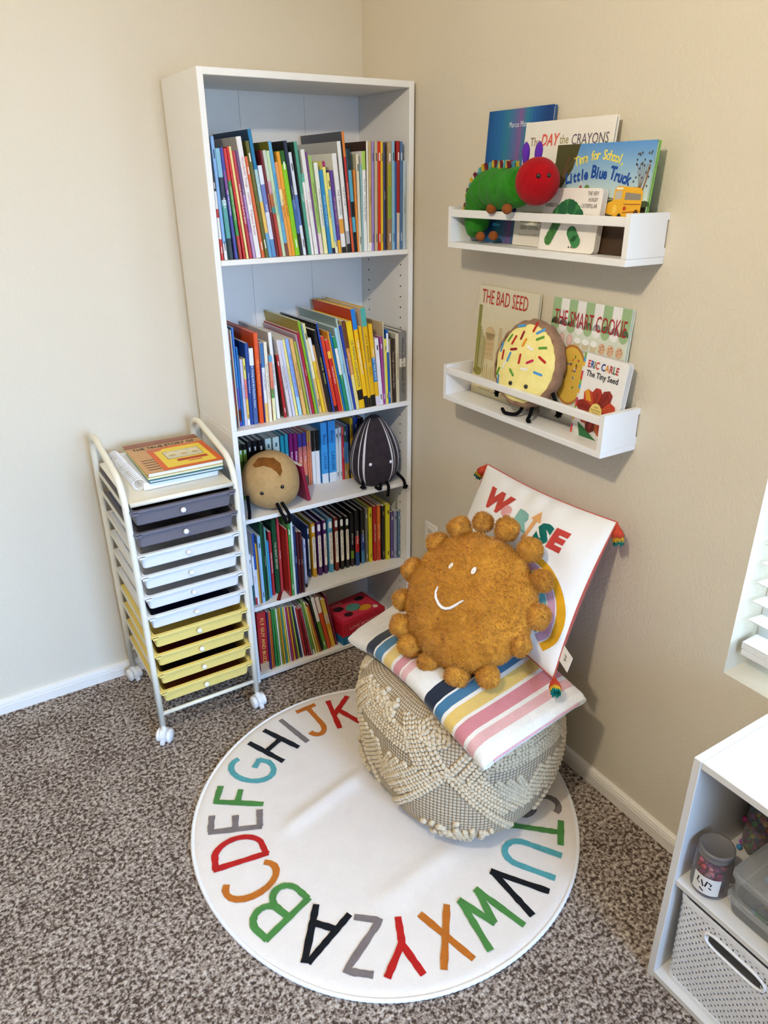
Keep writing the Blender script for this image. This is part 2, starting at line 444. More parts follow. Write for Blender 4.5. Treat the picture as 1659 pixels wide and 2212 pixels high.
# ------------------------------------------------------------------ bookcase
BXL, BXR, BYF, BYB, BH, BT = -.6338, -.0113, -.3034, -.0151, 1.80, .016
ZS = {1: 1.3616, 2: .8929, 3: .6077, 4: .2931, 5: .0267}
def bookcase():
    r = empty('bookcase', ((BXL + BXR) / 2, (BYF + BYB) / 2, 0))
    tag(r, 'tall white open bookcase full of books in the room corner', 'bookcase')
    ox, oy = (BXL + BXR) / 2, (BYF + BYB) / 2
    def P(name, lo, hi, rr=.0012, mat=WHITE, holes=None):
        m = MB().rbox((lo[0] - ox, lo[1] - oy, lo[2]), (hi[0] - ox, hi[1] - oy, hi[2]), rr, mat, None, 1)
        if holes:
            for x, y, z, s in holes:
                m.lathe([(.0026, 0), (.0026, .0006)], DARK, 8, Matrix.Translation((x - ox, y - oy, z)) @ Matrix.Rotation(math.radians(90 * s), 4, 'Y'))
        return m.build(name, r)
    zf = ZS[2]
    hz = [z for z in [.13 + .032 * i for i in range(52)] if abs(z - zf) > .03 and all(abs(z - q) > .012 for q in ZS.values()) and z < 1.42]
    hr = [(BXR - BT - .0001, y, z, -1) for z in hz for y in (BYF + .045, BYB - .05)]
    hl = [(BXL + BT + .0001, y, z, 1) for z in hz for y in (BYF + .045, BYB - .05)]
    for z0, z1 in ((0, zf - BT), (zf, BH)):
        P('side_panel', (BXL, BYF, z0), (BXL + BT, BYB, z1), holes=[h for h in hl if z0 < h[2] < z1])
        P('side_panel', (BXR - BT, BYF, z0), (BXR, BYB, z1), holes=[h for h in hr if z0 < h[2] < z1])
    P('fixed_shelf', (BXL, BYF, zf - BT), (BXR, BYB - .004, zf))
    P('top_panel', (BXL + BT, BYF, BH - .0165), (BXR - BT, BYB, BH))
    for k in (1, 3, 4):
        P('shelf', (BXL + BT + .0008, BYF + .001, ZS[k] - .014), (BXR - BT - .0008, BYB - .004, ZS[k]))
    P('bottom_shelf', (BXL + BT, BYF, ZS[5] - .0155), (BXR - BT, BYB - .004, ZS[5]))
    m = MB(); xs = [BXL + BT, BXL + .215, BXL + .42, BXR - BT]
    for a, c in zip(xs[:-1], xs[1:]):
        m.box((a - ox + .0004, BYB - .0035 - oy, .02), (c - ox - .0004, BYB - .0005 - oy, BH - .01), WHITE)
    m.build('back_panel', r)
bookcase()

# ------------------------------------------------------------------ books in the bookcase
BOOKS = [
(1,-0.6119,0.0078,0.208,-0.019,0.012,'red','e:.25 cc3a2a .5 f2eee6 .6 b83428 .8 f2eee6 1 1c1c20','',''),
(1,-0.6021,0.0086,0.291,-0.027,0.012,'light blue','.14 e6e2e8 1 7fa9dc','',''),
(1,-0.5894,0.0124,0.265,-0.042,0.012,'dark teal','.2 10222c .5 4f9a96 .55 9fc4c4 .75 0e1430 1 7fb4cc','BE ALL','ffffff'),
(1,-0.5722,0.0079,0.267,-0.058,0.012,'violet','.6 4a4a9c .8 7a4a90 1 4646a0','MEET THE REMARKABLE','ffffff'),
(1,-0.5604,0.0088,0.265,-0.072,0.012,'red and green','.22 b03030 .72 3c8a44 1 c43030','LUNCHING FOR CHRISTMAS','f0e0c0'),
(1,-0.5488,0.0059,0.269,-0.081,0.012,'bright red','L:a82018 1 c82026','',''),
(1,-0.54,0.0059,0.27,-0.09,0.012,'cream and red','1 f0d890','',''),
(1,-0.5318,0.0089,0.26,-0.098,0.012,'crimson','1 b0303c','YOUR FANTASTIC ELASTIC BRAIN','ffffff'),
(1,-0.5213,0.0076,0.261,-0.103,0.012,'lilac','.25 b89ac8 .6 9a6cb0 1 6a4a7a','THE GIRL WHO NEVER MADE','e8e0f0'),
(1,-0.5123,0.014,0.293,-0.106,0.012,'white','L:b4b0ac 1 ece9e8','Wonderful Things    HAPPY    Treasure Boxes','b04050'),
(1,-0.4958,0.0086,0.248,-0.115,0.012,'copper orange','1 d06434','',''),
(1,-0.4859,0.0103,0.284,-0.118,0.012,'olive green','L:4c4c10 1 5c5c14','',''),
(1,-0.4751,0.0094,0.311,-0.115,0.012,'deep blue','L:123452 .2 6aa4cc .45 e8c060 .7 a8ccd0 1 1c78ac','R. J. PALACIO','ffffff'),
(1,-0.4652,0.0118,0.227,-0.109,0.012,'silvery white','.2 5a8cc0 .5 d8dcec .8 6a7cc0 1 e8ecf8','SOFTLY','ffffff'),
(1,-0.453,0.0079,0.261,-0.109,0.012,'dark maroon','1 6a1820','FINDING WINNIE','d8b0a0'),
(1,-0.4435,0.0092,0.263,-0.114,0.012,'pale grey and rust','.42 b04030 .48 50a0a0 .6 c8703c .72 d0a0b0 1 c8d4c4','VISITING FEELINGS','40604c'),
(1,-0.4338,0.0088,0.262,-0.114,0.012,'pale green','1 c4dcb4','THE INVISIBLE STRING','608060'),
(1,-0.4246,0.0093,0.284,-0.113,0.012,'sky blue','L:7c781c .12 7a4a3c 1 60a8d4','THE LEGEND OF ROCK PAPER SCISSORS','24506c'),
(1,-0.4147,0.0085,0.235,-0.114,0.012,'peach orange','.55 e8a050 .72 f4e0a8 1 e89c58',"The Teacher's Pets",'604020'),
(1,-0.4057,0.0098,0.26,-0.114,0.012,'orange','1 eaa030',"I'LL WAIT,MR. PANDA",'503010'),
(1,-0.395,0.0131,0.262,-0.116,0.012,'glossy lime green','.88 86c81c 1 1c5a14','',''),
(1,-0.3814,0.0099,0.286,-0.113,0.012,'navy','L:14100e .2 202428 .5 3c64a0 1 1c2440','LAURA VACCARO','b0b8d0'),
(1,-0.3709,0.0087,0.259,-0.114,0.012,'white and blue','.3 e8ecf4 .6 5a78b8 1 dce4f0','',''),
(1,-0.3618,0.006,0.256,-0.101,0.012,'black','1 101014','',''),
(1,-0.3552,0.0092,0.284,-0.101,0.012,'sea green','L:2c3c34 1 4c9c84','TULIPS','ffffff'),
(1,-0.3456,0.0073,0.207,-0.098,0.012,'red lettered white','.9 f4f0ee 1 58b09c','GOOD PEOPLE EVERYWHERE','c03040'),
(1,-0.3349,0.0112,0.266,-0.112,0.012,'wide white striped','1 ecebe8','IN MY HEART','c08890'),
(1,-0.3232,0.0042,0.26,-0.107,0.012,'thin purple','1 7a4a8c','',''),
(1,-0.3186,0.0108,0.251,-0.103,0.012,'light green','.22 e8d8d0 1 a4c86c','BERNICE GETS CARRIED AWAY','5c7c34'),
(1,-0.305,0.0114,0.234,-0.096,0.012,'cream','.3 f0eca8 1 eef0e4','STRICTLY NO ELEPHANTS','404440'),
(1,-0.291,0.011,0.216,-0.098,0.012,'blue','1 2c88c0','DANIEL FINDS A POEM','b8e0f0'),
(1,-0.2789,0.009,0.238,-0.1,0.012,'yellow','.06 1c1c48 .94 f0e884 1 a0306c','THIS IS NOT A BOOK','806c20'),
(1,-0.2692,0.0086,0.21,-0.099,0.012,'light blue','.15 f4ecd0 .8 88b8e0 1 f0e480','',''),
(1,-0.2588,0.0091,0.215,-0.098,0.012,'purple','.16 ecb020 1 5c3c94','THE WORD COLLECTOR','f0c080'),
(1,-0.2476,0.0137,0.257,-0.092,0.012,'white crayon','.06 282828 .2 f0eeea .35 e8a448 1 f2efec','THE CRAYONS','504848'),
(1,-0.2299,0.0113,0.287,-0.087,0.012,'tall white','L:b8b4b0 .08 282828 .2 b0b0b4 1 efeeee','THE DAY THE','706868'),
(1,-0.215,0.0075,0.311,-0.08,0.012,'tall red','L:4a4a50 .3 d8582c .8 c02c2c 1 e08030','Dory Fantasmagory','ffe8c0'),
(1,-0.2063,0.0098,0.269,-0.068,0.012,'turquoise and black','.2 101820 .35 58a8c4 .5 141c24 .8 58a8c4 1 183038','',''),
(1,-0.1961,0.0052,0.216,-0.042,0.012,'thin orange','1 ec9444','',''),
(1,-0.1904,0.0084,0.256,-0.022,0.012,'beige','L:cfc4a4 1 e0d8c0','',''),
(1,-0.1809,0.0053,0.228,-0.011,0.012,'pale teal','1 90b8bc','',''),
(1,-0.1744,0.0111,0.263,-0.01,0.012,'green topped white','.82 f2f2ee 1 a8cc58','Eric Carle    The Very Busy Spider','303430'),
(1,-0.163,0.006,0.288,-0.0,0.012,'narrow cream','L:3c2c20 1 f0ead8','',''),
(1,-0.1566,0.008,0.287,0.009,0.012,'golden beige','L:e8e0d0 .08 f0e8e0 1 c0a468','JOHN & BERRY','8c5040'),
(1,-0.148,0.0074,0.287,0.011,0.012,'lavender','1 a088cc','',''),
(1,-0.1374,0.0095,0.287,0.008,0.012,'tan','1 c4b490','',''),
(1,-0.1262,0.0092,0.288,0.005,0.012,'scarlet','1 cc2c18','',''),
(1,-0.1164,0.0076,0.287,0.004,0.012,'golden yellow','1 e4c030','',''),
(1,-0.1074,0.0065,0.285,0.001,0.012,'dark navy','1 38406c','JAN BERRY','e8e0c0'),
(1,-0.0924,0.0133,0.287,-0.0,0.012,'mossy green','.3 9c7c58 .6 8ca03c .8 a4a030 1 b09870','',''),
(1,-0.0778,0.0099,0.289,-0.002,0.012,'pale sky blue','1 90bcd8','',''),
(1,-0.0671,0.0045,0.238,-0.001,0.012,'cobalt','1 2060b0','',''),
(1,-0.0612,0.0104,0.29,-0.002,0.012,'dark red','.35 d8c8b8 1 a41c1c','',''),
(1,-0.0497,0.0078,0.289,0.0,0.012,'steel blue','1 4c74a4','',''),
(1,-0.04,0.0107,0.24,0.002,0.012,'pale grey blue','1 b0c4d0','CATS IN PAIRS','58707c'),
(2,-0.6117,0.0055,0.289,0.001,0.027,'multicoloured','.12 58b0b0 .25 e0c080 .5 d89cb0 .7 64b4a0 1 e8e4d8','',''),
(2,-0.6029,0.0028,0.269,0.0,0.034,'thin rust','1 9c3c24','',''),
(2,-0.5971,0.0031,0.281,-0.002,0.039,'thin cream','1 f0e4c4','',''),
(2,-0.5919,0.0069,0.287,-0.002,0.041,'violet blue','.05 4848b4 .18 5c2010 .4 5454b4 .7 3c80c8 1 2c6cc0','',''),
(2,-0.5835,0.0054,0.231,-0.001,0.042,'thin blue','1 2070b8','',''),
(2,-0.5762,0.008,0.196,0.003,0.041,'lavender white','1 c8c8ec','Giraffe and a Half','585890'),
(2,-0.5678,0.0071,0.197,0.006,0.04,'yellow and pink','.1 ffffff .4 e8c458 .7 e07878 1 e8dc70','',''),
(2,-0.5603,0.0099,0.24,0.01,0.038,'navy blue','1 1c4494','Cheer friends,Bazoo!','dce4f4'),
(2,-0.5496,0.0133,0.225,0.008,0.036,'slate blue','.78 44609c 1 eceff4','The Young and the Restless Heart','f0f4fc'),
(2,-0.5315,0.0129,0.266,0.004,0.035,'orange red','1 e05018',"HENRY & MUDGE'S RULES",'f8b060'),
(2,-0.5175,0.0043,0.177,-0.001,0.035,'thin purple','1 38206c','',''),
(2,-0.5123,0.0096,0.236,-0.002,0.035,'blue and sand','.25 ecc070 .7 e8e8f0 1 3c74b0','LIVE CAN WE FLY','303c5c'),
(2,-0.5016,0.0097,0.238,-0.003,0.033,'cream story','1 f2ead4','Cannot Do That and More to Bounce','5c5c50'),
(2,-0.4858,0.0103,0.197,-0.008,0.04,'salmon and green','.35 f0ecb8 .5 5c9c54 .9 e88c6c 1 58a8d0','Cactus Hotel','c02c38'),
(2,-0.4687,0.0108,0.26,-0.039,0.052,'tall white','L:b8b4b0 1 f4f2ee','The Night Gardener','303030'),
(2,-0.4454,0.0076,0.194,-0.076,0.048,'slanting red','L:503c34 1 b81c24','',''),
(2,-0.4304,0.0103,0.238,-0.112,0.046,'grey white','1 dcd8dc','The Pigeon Needs a Bath','6c6470'),
(2,-0.4173,0.0085,0.236,-0.122,0.047,'pale lavender','1 d4d4ec','The Duckling Gets a Cookie','8c8050'),
(2,-0.4071,0.008,0.237,-0.127,0.048,'pale yellow','1 f0e490','Pigeon Finds a Hot Dog','807c40'),
(2,-0.3976,0.0109,0.238,-0.131,0.046,'periwinkle','.25 a8d8f4 1 90b0f0','DON’T LET THE PIGEON RIDE THE BUS','3c5ca8'),
(2,-0.3842,0.011,0.237,-0.139,0.041,'tan orange','1 e4b468','The Pigeon Wants a Puppy','705020'),
(2,-0.3716,0.0067,0.229,-0.144,0.038,'thin olive','1 a8b44c','',''),
(2,-0.363,0.0051,0.25,-0.15,0.036,'thin mauve','1 b49cb0','',''),
(2,-0.3572,0.0083,0.256,-0.151,0.034,'ruby red','1 a81c34','PIG PIG','f4d0c8'),
(2,-0.3475,0.0077,0.289,-0.154,0.033,'lime green','L:a08c1c 1 84b428','Bink and Gollie','e8f0c0'),
(2,-0.3393,0.0041,0.279,-0.153,0.032,'thin blue grey','1 7098b0','',''),
(2,-0.3336,0.0094,0.28,-0.157,0.033,'straw yellow','.4 e4c070 .7 f4e8b8 1 e8dca0','',''),
(2,-0.3213,0.0095,0.236,-0.167,0.033,'yellow and white','.7 f4cc30 1 f4f0ec','UNICORN','8c6410'),
(2,-0.3102,0.0063,0.213,-0.172,0.034,'sandy','1 e0a868','',''),
(2,-0.3034,0.0102,0.26,-0.172,0.022,'black dotted','1 14141c','HOW TO BE    DRAGONS','f4e870'),
(2,-0.2927,0.0052,0.279,-0.166,0.02,'royal blue','L:101014 1 2448b0','',''),
(2,-0.2865,0.0101,0.24,-0.168,0.018,'red orange','.08 301818 1 d84428','TIME BEE','f8d0b0'),
(2,-0.2748,0.0113,0.228,-0.172,0.015,'red and yellow','.75 c82020 .85 f4c040 1 d83c28','THE DOG MAN','fff0e0'),
(2,-0.2628,0.0038,0.254,-0.173,0.013,'thin amber','1 eca438','',''),
(2,-0.2585,0.0059,0.249,-0.171,0.011,'bright blue','1 1c70b8','',''),
(2,-0.2521,0.0099,0.237,-0.171,0.007,'emerald green','.5 1c8c64 .85 f0ece8 1 209060','Make it Now','e0f0a0'),
(2,-0.241,0.0094,0.263,-0.173,0.006,'ice blue','L:a0b4ac 1 a4d4e8','NURTURE','34688c'),
(2,-0.2308,0.0052,0.293,-0.174,0.006,'grey green','L:8ca09a 1 b8ccc4','',''),
(2,-0.2251,0.0087,0.269,-0.169,0.006,'indigo','1 243c9c','THE HUMAN BODY','d0d8f4'),
(2,-0.2159,0.0112,0.281,-0.162,0.006,'brown to cream','.4 f0dc90 .7 d89048 1 70402c','BOOK OF ANIMALS','f4e0c0'),
(2,-0.2042,0.0188,0.276,-0.153,0.006,'broad yellow','.1 f0bc10 .22 101010 1 f4cc1c','ULTIMATE OCEANPEDIA','24306c'),
(2,-0.1847,0.0145,0.312,-0.144,0.006,'blue topped yellow','L:c8441c .12 101010 .8 f8c008 1 1880d8','5,000 AWESOME FACTS','ffffff'),
(2,-0.1697,0.0089,0.257,-0.127,0.006,'narrow yellow','.12 181818 1 f0bc10','NOW','ffffff'),
(2,-0.1603,0.0168,0.311,-0.114,0.006,'teal topped yellow','L:d8d0c0 .12 101010 .82 e8b418 1 50b0a4','1,111 ANSWERS    WHY?','403020'),
(2,-0.143,0.0129,0.26,-0.099,0.006,'yellow and blue','.12 e0d8e4 .3 f0b810 .6 2c7cb8 1 f0bc10','WEIRD BUT TRUE SPACE','ffffff'),
(2,-0.1296,0.0133,0.214,-0.081,0.006,'white and grape','1 eeeaf0','',''),
(2,-0.1158,0.0078,0.217,-0.057,0.006,'magenta','1 a04890','',''),
(2,-0.1077,0.0031,0.26,-0.04,0.006,'narrow tall cream','L:cbb994 1 dcd4b8','',''),
(2,-0.1042,0.0075,0.208,-0.038,0.006,'lemon yellow','1 ecdc48','','3c5080'),
(2,-0.0956,0.0076,0.237,-0.041,0.006,'blue and white','.7 1c60b0 .95 f0f0f4 1 2064b0','',''),
(2,-0.0876,0.0051,0.205,-0.039,0.006,'tan','1 b8a888','',''),
(2,-0.0821,0.0153,0.205,-0.033,0.006,'dark brown','1 30241c','Through the Looking Glass','c0a890'),
(2,-0.0663,0.0123,0.22,-0.018,0.006,'cream','1 d8ccb0','Collected Harry Potter','6c5c48'),
(2,-0.0536,0.0243,0.225,-0.013,0.006,'thick grey','.5 78746c .62 e0d8cc 1 84807a','Where the Sidewalk Ends','303030'),
(3,-0.5662,0.0131,0.19,0.0,0.15,'black and green','.7 5c7c28 .9 8cb048 1 141414','',''),
(3,-0.5509,0.0121,0.189,0.0,0.15,'black and green','.7 5c7c28 .9 8cb048 1 141414','',''),
(3,-0.536,0.015,0.194,0.0,0.15,'black','1 121214','',''),
(3,-0.5183,0.0169,0.194,0.0,0.15,'black','1 121214','',''),
(3,-0.4987,0.0188,0.192,0.0,0.15,'black','1 121214','',''),
(3,-0.4747,0.0208,0.193,0.0,0.15,'mint white','1 dce8dc','','50706c'),
(3,-0.4484,0.0225,0.193,0.0,0.15,'mint white','1 dce8dc','','50706c'),
(3,-0.4221,0.0132,0.193,0.0,0.15,'teal','1 2098ac','ROALD DAHL','ffffff'),
(3,-0.4064,0.0118,0.195,0.0,0.15,'teal','1 2098ac','ROALD DAHL','ffffff'),
(3,-0.3919,0.0138,0.195,0.0,0.15,'plum','1 881464','ROALD DAHL','ffffff'),
(3,-0.3759,0.0139,0.192,0.0,0.15,'plum','1 881464','ROALD DAHL','ffffff'),
(3,-0.3599,0.0136,0.189,0.0,0.15,'sunset purple','.2 50584c .5 e08068 .75 d0746c 1 3c348c','Wish','f4d8c8'),
(3,-0.3437,0.0141,0.19,0.0,0.15,'sunset purple','.2 50584c .5 e08068 .75 d0746c 1 3c348c','Wish','f4d8c8'),
(3,-0.3274,0.0053,0.193,0.0,0.15,'orange','.8 e88860 1 d8a048','',''),
(3,-0.3206,0.0054,0.193,0.0,0.15,'orange','.8 e88860 1 d8a048','',''),
(3,-0.3131,0.0123,0.192,0.0,0.147,'black and white','.62 f0f0f0 1 141414','BLUME','f4f4f4'),
(3,-0.3003,0.0147,0.193,0.0,0.144,'black and white','.62 f0f0f0 1 141414','BLUME','f4f4f4'),
(3,-0.2813,0.0237,0.215,0.0,0.138,'bright blue','.16 e8eef4 1 3c9ce0','Bluey      LARGER','1c3c70'),
(3,-0.2546,0.0267,0.217,0.0,0.135,'bright blue','.16 e8eef4 1 3c9ce0','Bluey      LARGER','1c3c70'),
(3,-0.2266,0.0103,0.187,0.0,0.137,'pale grey','1 dce0e0','',''),
(3,-0.2152,0.0096,0.19,0.0,0.135,'pale grey','1 dce0e0','',''),
(3,-0.2047,0.0072,0.191,0.0,0.133,'red','.85 d02c38 1 e8604c','FOREVER DOGS','ffffff'),
(3,-0.1966,0.0072,0.192,0.0,0.132,'green and blue','.3 c09840 .7 4c88c8 1 385c34','',''),
(3,-0.1884,0.0073,0.192,0.0,0.131,'yellow and blue','.3 c89c38 .7 5890d0 1 2c3c6c','',''),
(3,-0.18,0.0036,0.196,0.0,0.129,'navy','L:14100e 1 101c48','',''),
(3,-0.1743,0.0101,0.217,0.0,0.128,'mustard yellow','1 d8ac24','',''),
(3,-0.1638,0.0171,0.218,0.0,0.123,'dark blue','1 1c3c94','','b0b8e0'),
(3,-0.1463,0.0155,0.214,0.0,0.114,'near black','1 18141c','',''),
(4,-0.614,0.0084,0.187,0.0,0.019,'white and teal','.4 2c6c6c 1 eef0f0','',''),
(4,-0.6033,0.0063,0.178,0.0,0.018,'white and red','.15 b82430 1 eceef4','Bear Stays Up','b03040'),
(4,-0.5967,0.007,0.257,0.0,0.018,'blue','.5 e8eaf0 1 2450a8','',''),
(4,-0.5892,0.0045,0.219,0.0,0.018,'thin gold','1 e0a83c','',''),
(4,-0.5844,0.0042,0.202,0.0,0.018,'thin brown','1 80543c','',''),
(4,-0.5798,0.0106,0.242,0.0,0.018,'powder blue','1 8cb8dc','',''),
(4,-0.5673,0.0069,0.287,0.0,0.021,'forest green','1 14502c','',''),
(4,-0.5592,0.007,0.278,0.0,0.026,'black green','1 102c24','The Polar Express','d0d8d0'),
(4,-0.5518,0.007,0.261,0.0,0.03,'teal green','1 4c9c98','',''),
(4,-0.543,0.0056,0.208,0.0,0.035,'azure','1 3c94dc','',''),
(4,-0.5323,0.0094,0.235,0.0,0.043,'crimson','1 a42430','25 Days of Christmas Story','ffffff'),
(4,-0.5175,0.0155,0.273,0.0,0.047,'dark green','1 14482c','THE NIGHT BEFORE','d8c8b0'),
(4,-0.4988,0.0085,0.271,0.0,0.048,'rose red','1 c03c44','LITTLE RED','f4dcd0'),
(4,-0.4863,0.0052,0.247,0.0,0.006,'bright red','L:a82018 1 b82420','',''),
(4,-0.4785,0.0075,0.273,0.0,0.006,'grass green','1 4c9444','',''),
(4,-0.4696,0.0076,0.267,0.0,0.006,'mint and white','1 d0e4e0','BACON FOR CHRISTMAS','3c7ca0'),
(4,-0.4614,0.0082,0.252,0.0,0.006,'navy','L:14100e 1 1c2c5c','The Night','d8dcec'),
(4,-0.4509,0.0081,0.229,0.0,0.006,'maroon','1 4c1c24','The Polar','d8c0b0'),
(4,-0.4401,0.0078,0.226,0.0,0.006,'maroon','1 4c1c24','The Polar','d8c0b0'),
(4,-0.4171,0.0085,0.181,0.0,0.032,'lavender white','.08 301c24 1 ccd0ec','','5c64a0'),
(4,-0.3758,0.0067,0.2,0.0,0.085,'blue','1 20386c','|DIARY of a Wimpy Kid','404040'),
(4,-0.3628,0.0142,0.206,0.0,0.079,'yellow','1 c89420','|DIARY of a Wimpy Kid','404040'),
(4,-0.3412,0.0143,0.206,0.0,0.079,'purple','1 481c5c','|DIARY of a Wimpy Kid','404040'),
(4,-0.3181,0.0121,0.206,0.0,0.08,'purple','1 481c5c','|DIARY of a Wimpy Kid','404040'),
(4,-0.2996,0.0161,0.207,0.0,0.077,'light blue','1 4c98bc','|DIARY of a Wimpy Kid','404040'),
(4,-0.2762,0.0139,0.206,0.0,0.076,'brown','1 6c2418','|DIARY of a Wimpy Kid','404040'),
(4,-0.2546,0.014,0.204,0.0,0.077,'black','1 141414','|DIARY of a Wimpy Kid','404040'),
(4,-0.2332,0.0134,0.201,0.0,0.076,'black','1 141414','|DIARY of a Wimpy Kid','404040'),
(4,-0.2134,0.0127,0.209,0.0,0.076,'green banded black','.15 301c2c .3 6c8c28 1 101014','DOG MAN','ffffff'),
(4,-0.197,0.0151,0.216,0.0,0.071,'black and red','.25 204888 .55 b82424 1 101014','DOG MAN','ffffff'),
(4,-0.1723,0.0137,0.212,0.0,0.073,'black and blue','.25 3c7cac .55 28408c 1 101014','DOG MAN','ffffff'),
(4,-0.1528,0.0081,0.212,0.0,0.073,'grey','1 74746c','',''),
(4,-0.141,0.013,0.214,0.0,0.07,'yellow','1 dcd020','','50481c'),
(4,-0.1242,0.0123,0.217,0.0,0.067,'deep red','1 b02024','Captain Underpants','ffe8d0'),
(4,-0.1089,0.0115,0.218,0.0,0.063,'orange','.4 c83c28 1 e07028','Captain Underpants','ffe8d0'),
(4,-0.094,0.0124,0.214,0.0,0.059,'black','1 181818','','a09050'),
(4,-0.0802,0.015,0.218,0.0,0.052,'yellow','1 dcd428','','50481c'),
(4,-0.0612,0.0084,0.187,0.0,0.05,'violet','1 60508c','',''),
(4,-0.0511,0.011,0.189,0.0,0.044,'blue grey','1 9498b4','',''),
(4,-0.0369,0.0076,0.187,0.0,0.041,'slate','1 5c7890','',''),
(5,-0.6073,0.0318,0.232,0.008,0.019,'wide red','.14 c8a888 1 b02028','FLY GUY AND BUZZ','f8d860'),
(5,-0.5748,0.0058,0.23,0.008,0.013,'thin purple','1 3c2460','',''),
(5,-0.5669,0.0038,0.226,0.006,0.015,'thin orange','1 d07428','',''),
(5,-0.5607,0.0044,0.226,-0.002,0.016,'thin rust','1 a8502c','',''),
(5,-0.5518,0.0069,0.23,-0.011,0.017,'green','1 2c8044','',''),
(5,-0.5424,0.0066,0.23,-0.02,0.016,'mid green','1 3c8c44','',''),
(5,-0.5338,0.0043,0.23,-0.025,0.016,'thin white','1 e8e8e0','',''),
(5,-0.5275,0.0045,0.23,-0.027,0.016,'olive','1 8c8c30','',''),
(5,-0.5205,0.0051,0.23,-0.032,0.016,'gold','1 c8982c','',''),
(5,-0.5129,0.0047,0.229,-0.038,0.016,'teal','1 3c8c8c','',''),
(5,-0.5057,0.0051,0.228,-0.045,0.016,'yellow','1 d8c040','',''),
(5,-0.4981,0.004,0.227,-0.052,0.016,'white','L:b4b0ac 1 dcd8dc','',''),
(5,-0.4911,0.0055,0.225,-0.061,0.016,'magenta','1 a02c68','',''),
(5,-0.4824,0.0055,0.224,-0.07,0.017,'amber','1 d89830','',''),
(5,-0.474,0.0052,0.221,-0.079,0.018,'plum','1 702c54','',''),
(5,-0.4658,0.0052,0.22,-0.089,0.018,'lime','1 a0b840','',''),
(5,-0.4572,0.0056,0.218,-0.1,0.019,'navy','L:14100e 1 1c2c58','',''),
(5,-0.4486,0.0048,0.216,-0.112,0.019,'white','L:b4b0ac 1 d8dce4','',''),
(5,-0.4405,0.0056,0.211,-0.125,0.017,'red','1 b42c2c','',''),
(5,-0.4322,0.0056,0.204,-0.136,0.015,'maroon','1 6c1c28','',''),
(5,-0.4244,0.006,0.207,-0.144,0.013,'crimson','1 a02430','',''),
(5,-0.4178,0.0053,0.212,-0.145,0.012,'grey','1 8c9090','',''),
(5,-0.4102,0.0057,0.23,-0.152,0.013,'leaf green','.1 e0e0e0 1 5c9c34','',''),
(5,-0.4005,0.0057,0.222,-0.167,0.013,'pale yellow','1 d8d48c','',''),
(5,-0.391,0.0057,0.202,-0.183,0.014,'ochre','1 d0a83c','',''),
(5,-0.3833,0.0053,0.212,-0.191,0.014,'rust','1 a04c2c','',''),
(5,-0.3747,0.005,0.228,-0.189,0.015,'black','1 1c2020','',''),
(5,-0.3657,0.0122,0.232,-0.186,0.016,'white and green','.55 5c8c34 1 ece4dc','',''),
(5,-0.3516,0.0141,0.229,-0.182,0.016,'orange red','.7 c84820 1 ece0d0','RED','d04820'),
(5,-0.3343,0.0154,0.208,-0.175,0.019,'tan and yellow','.5 d8a830 .7 d8c8a8 1 d8b850','The Poky Book','a03020'),
(5,-0.315,0.0057,0.224,-0.172,0.02,'thin maroon','1 7c2448','',''),
]

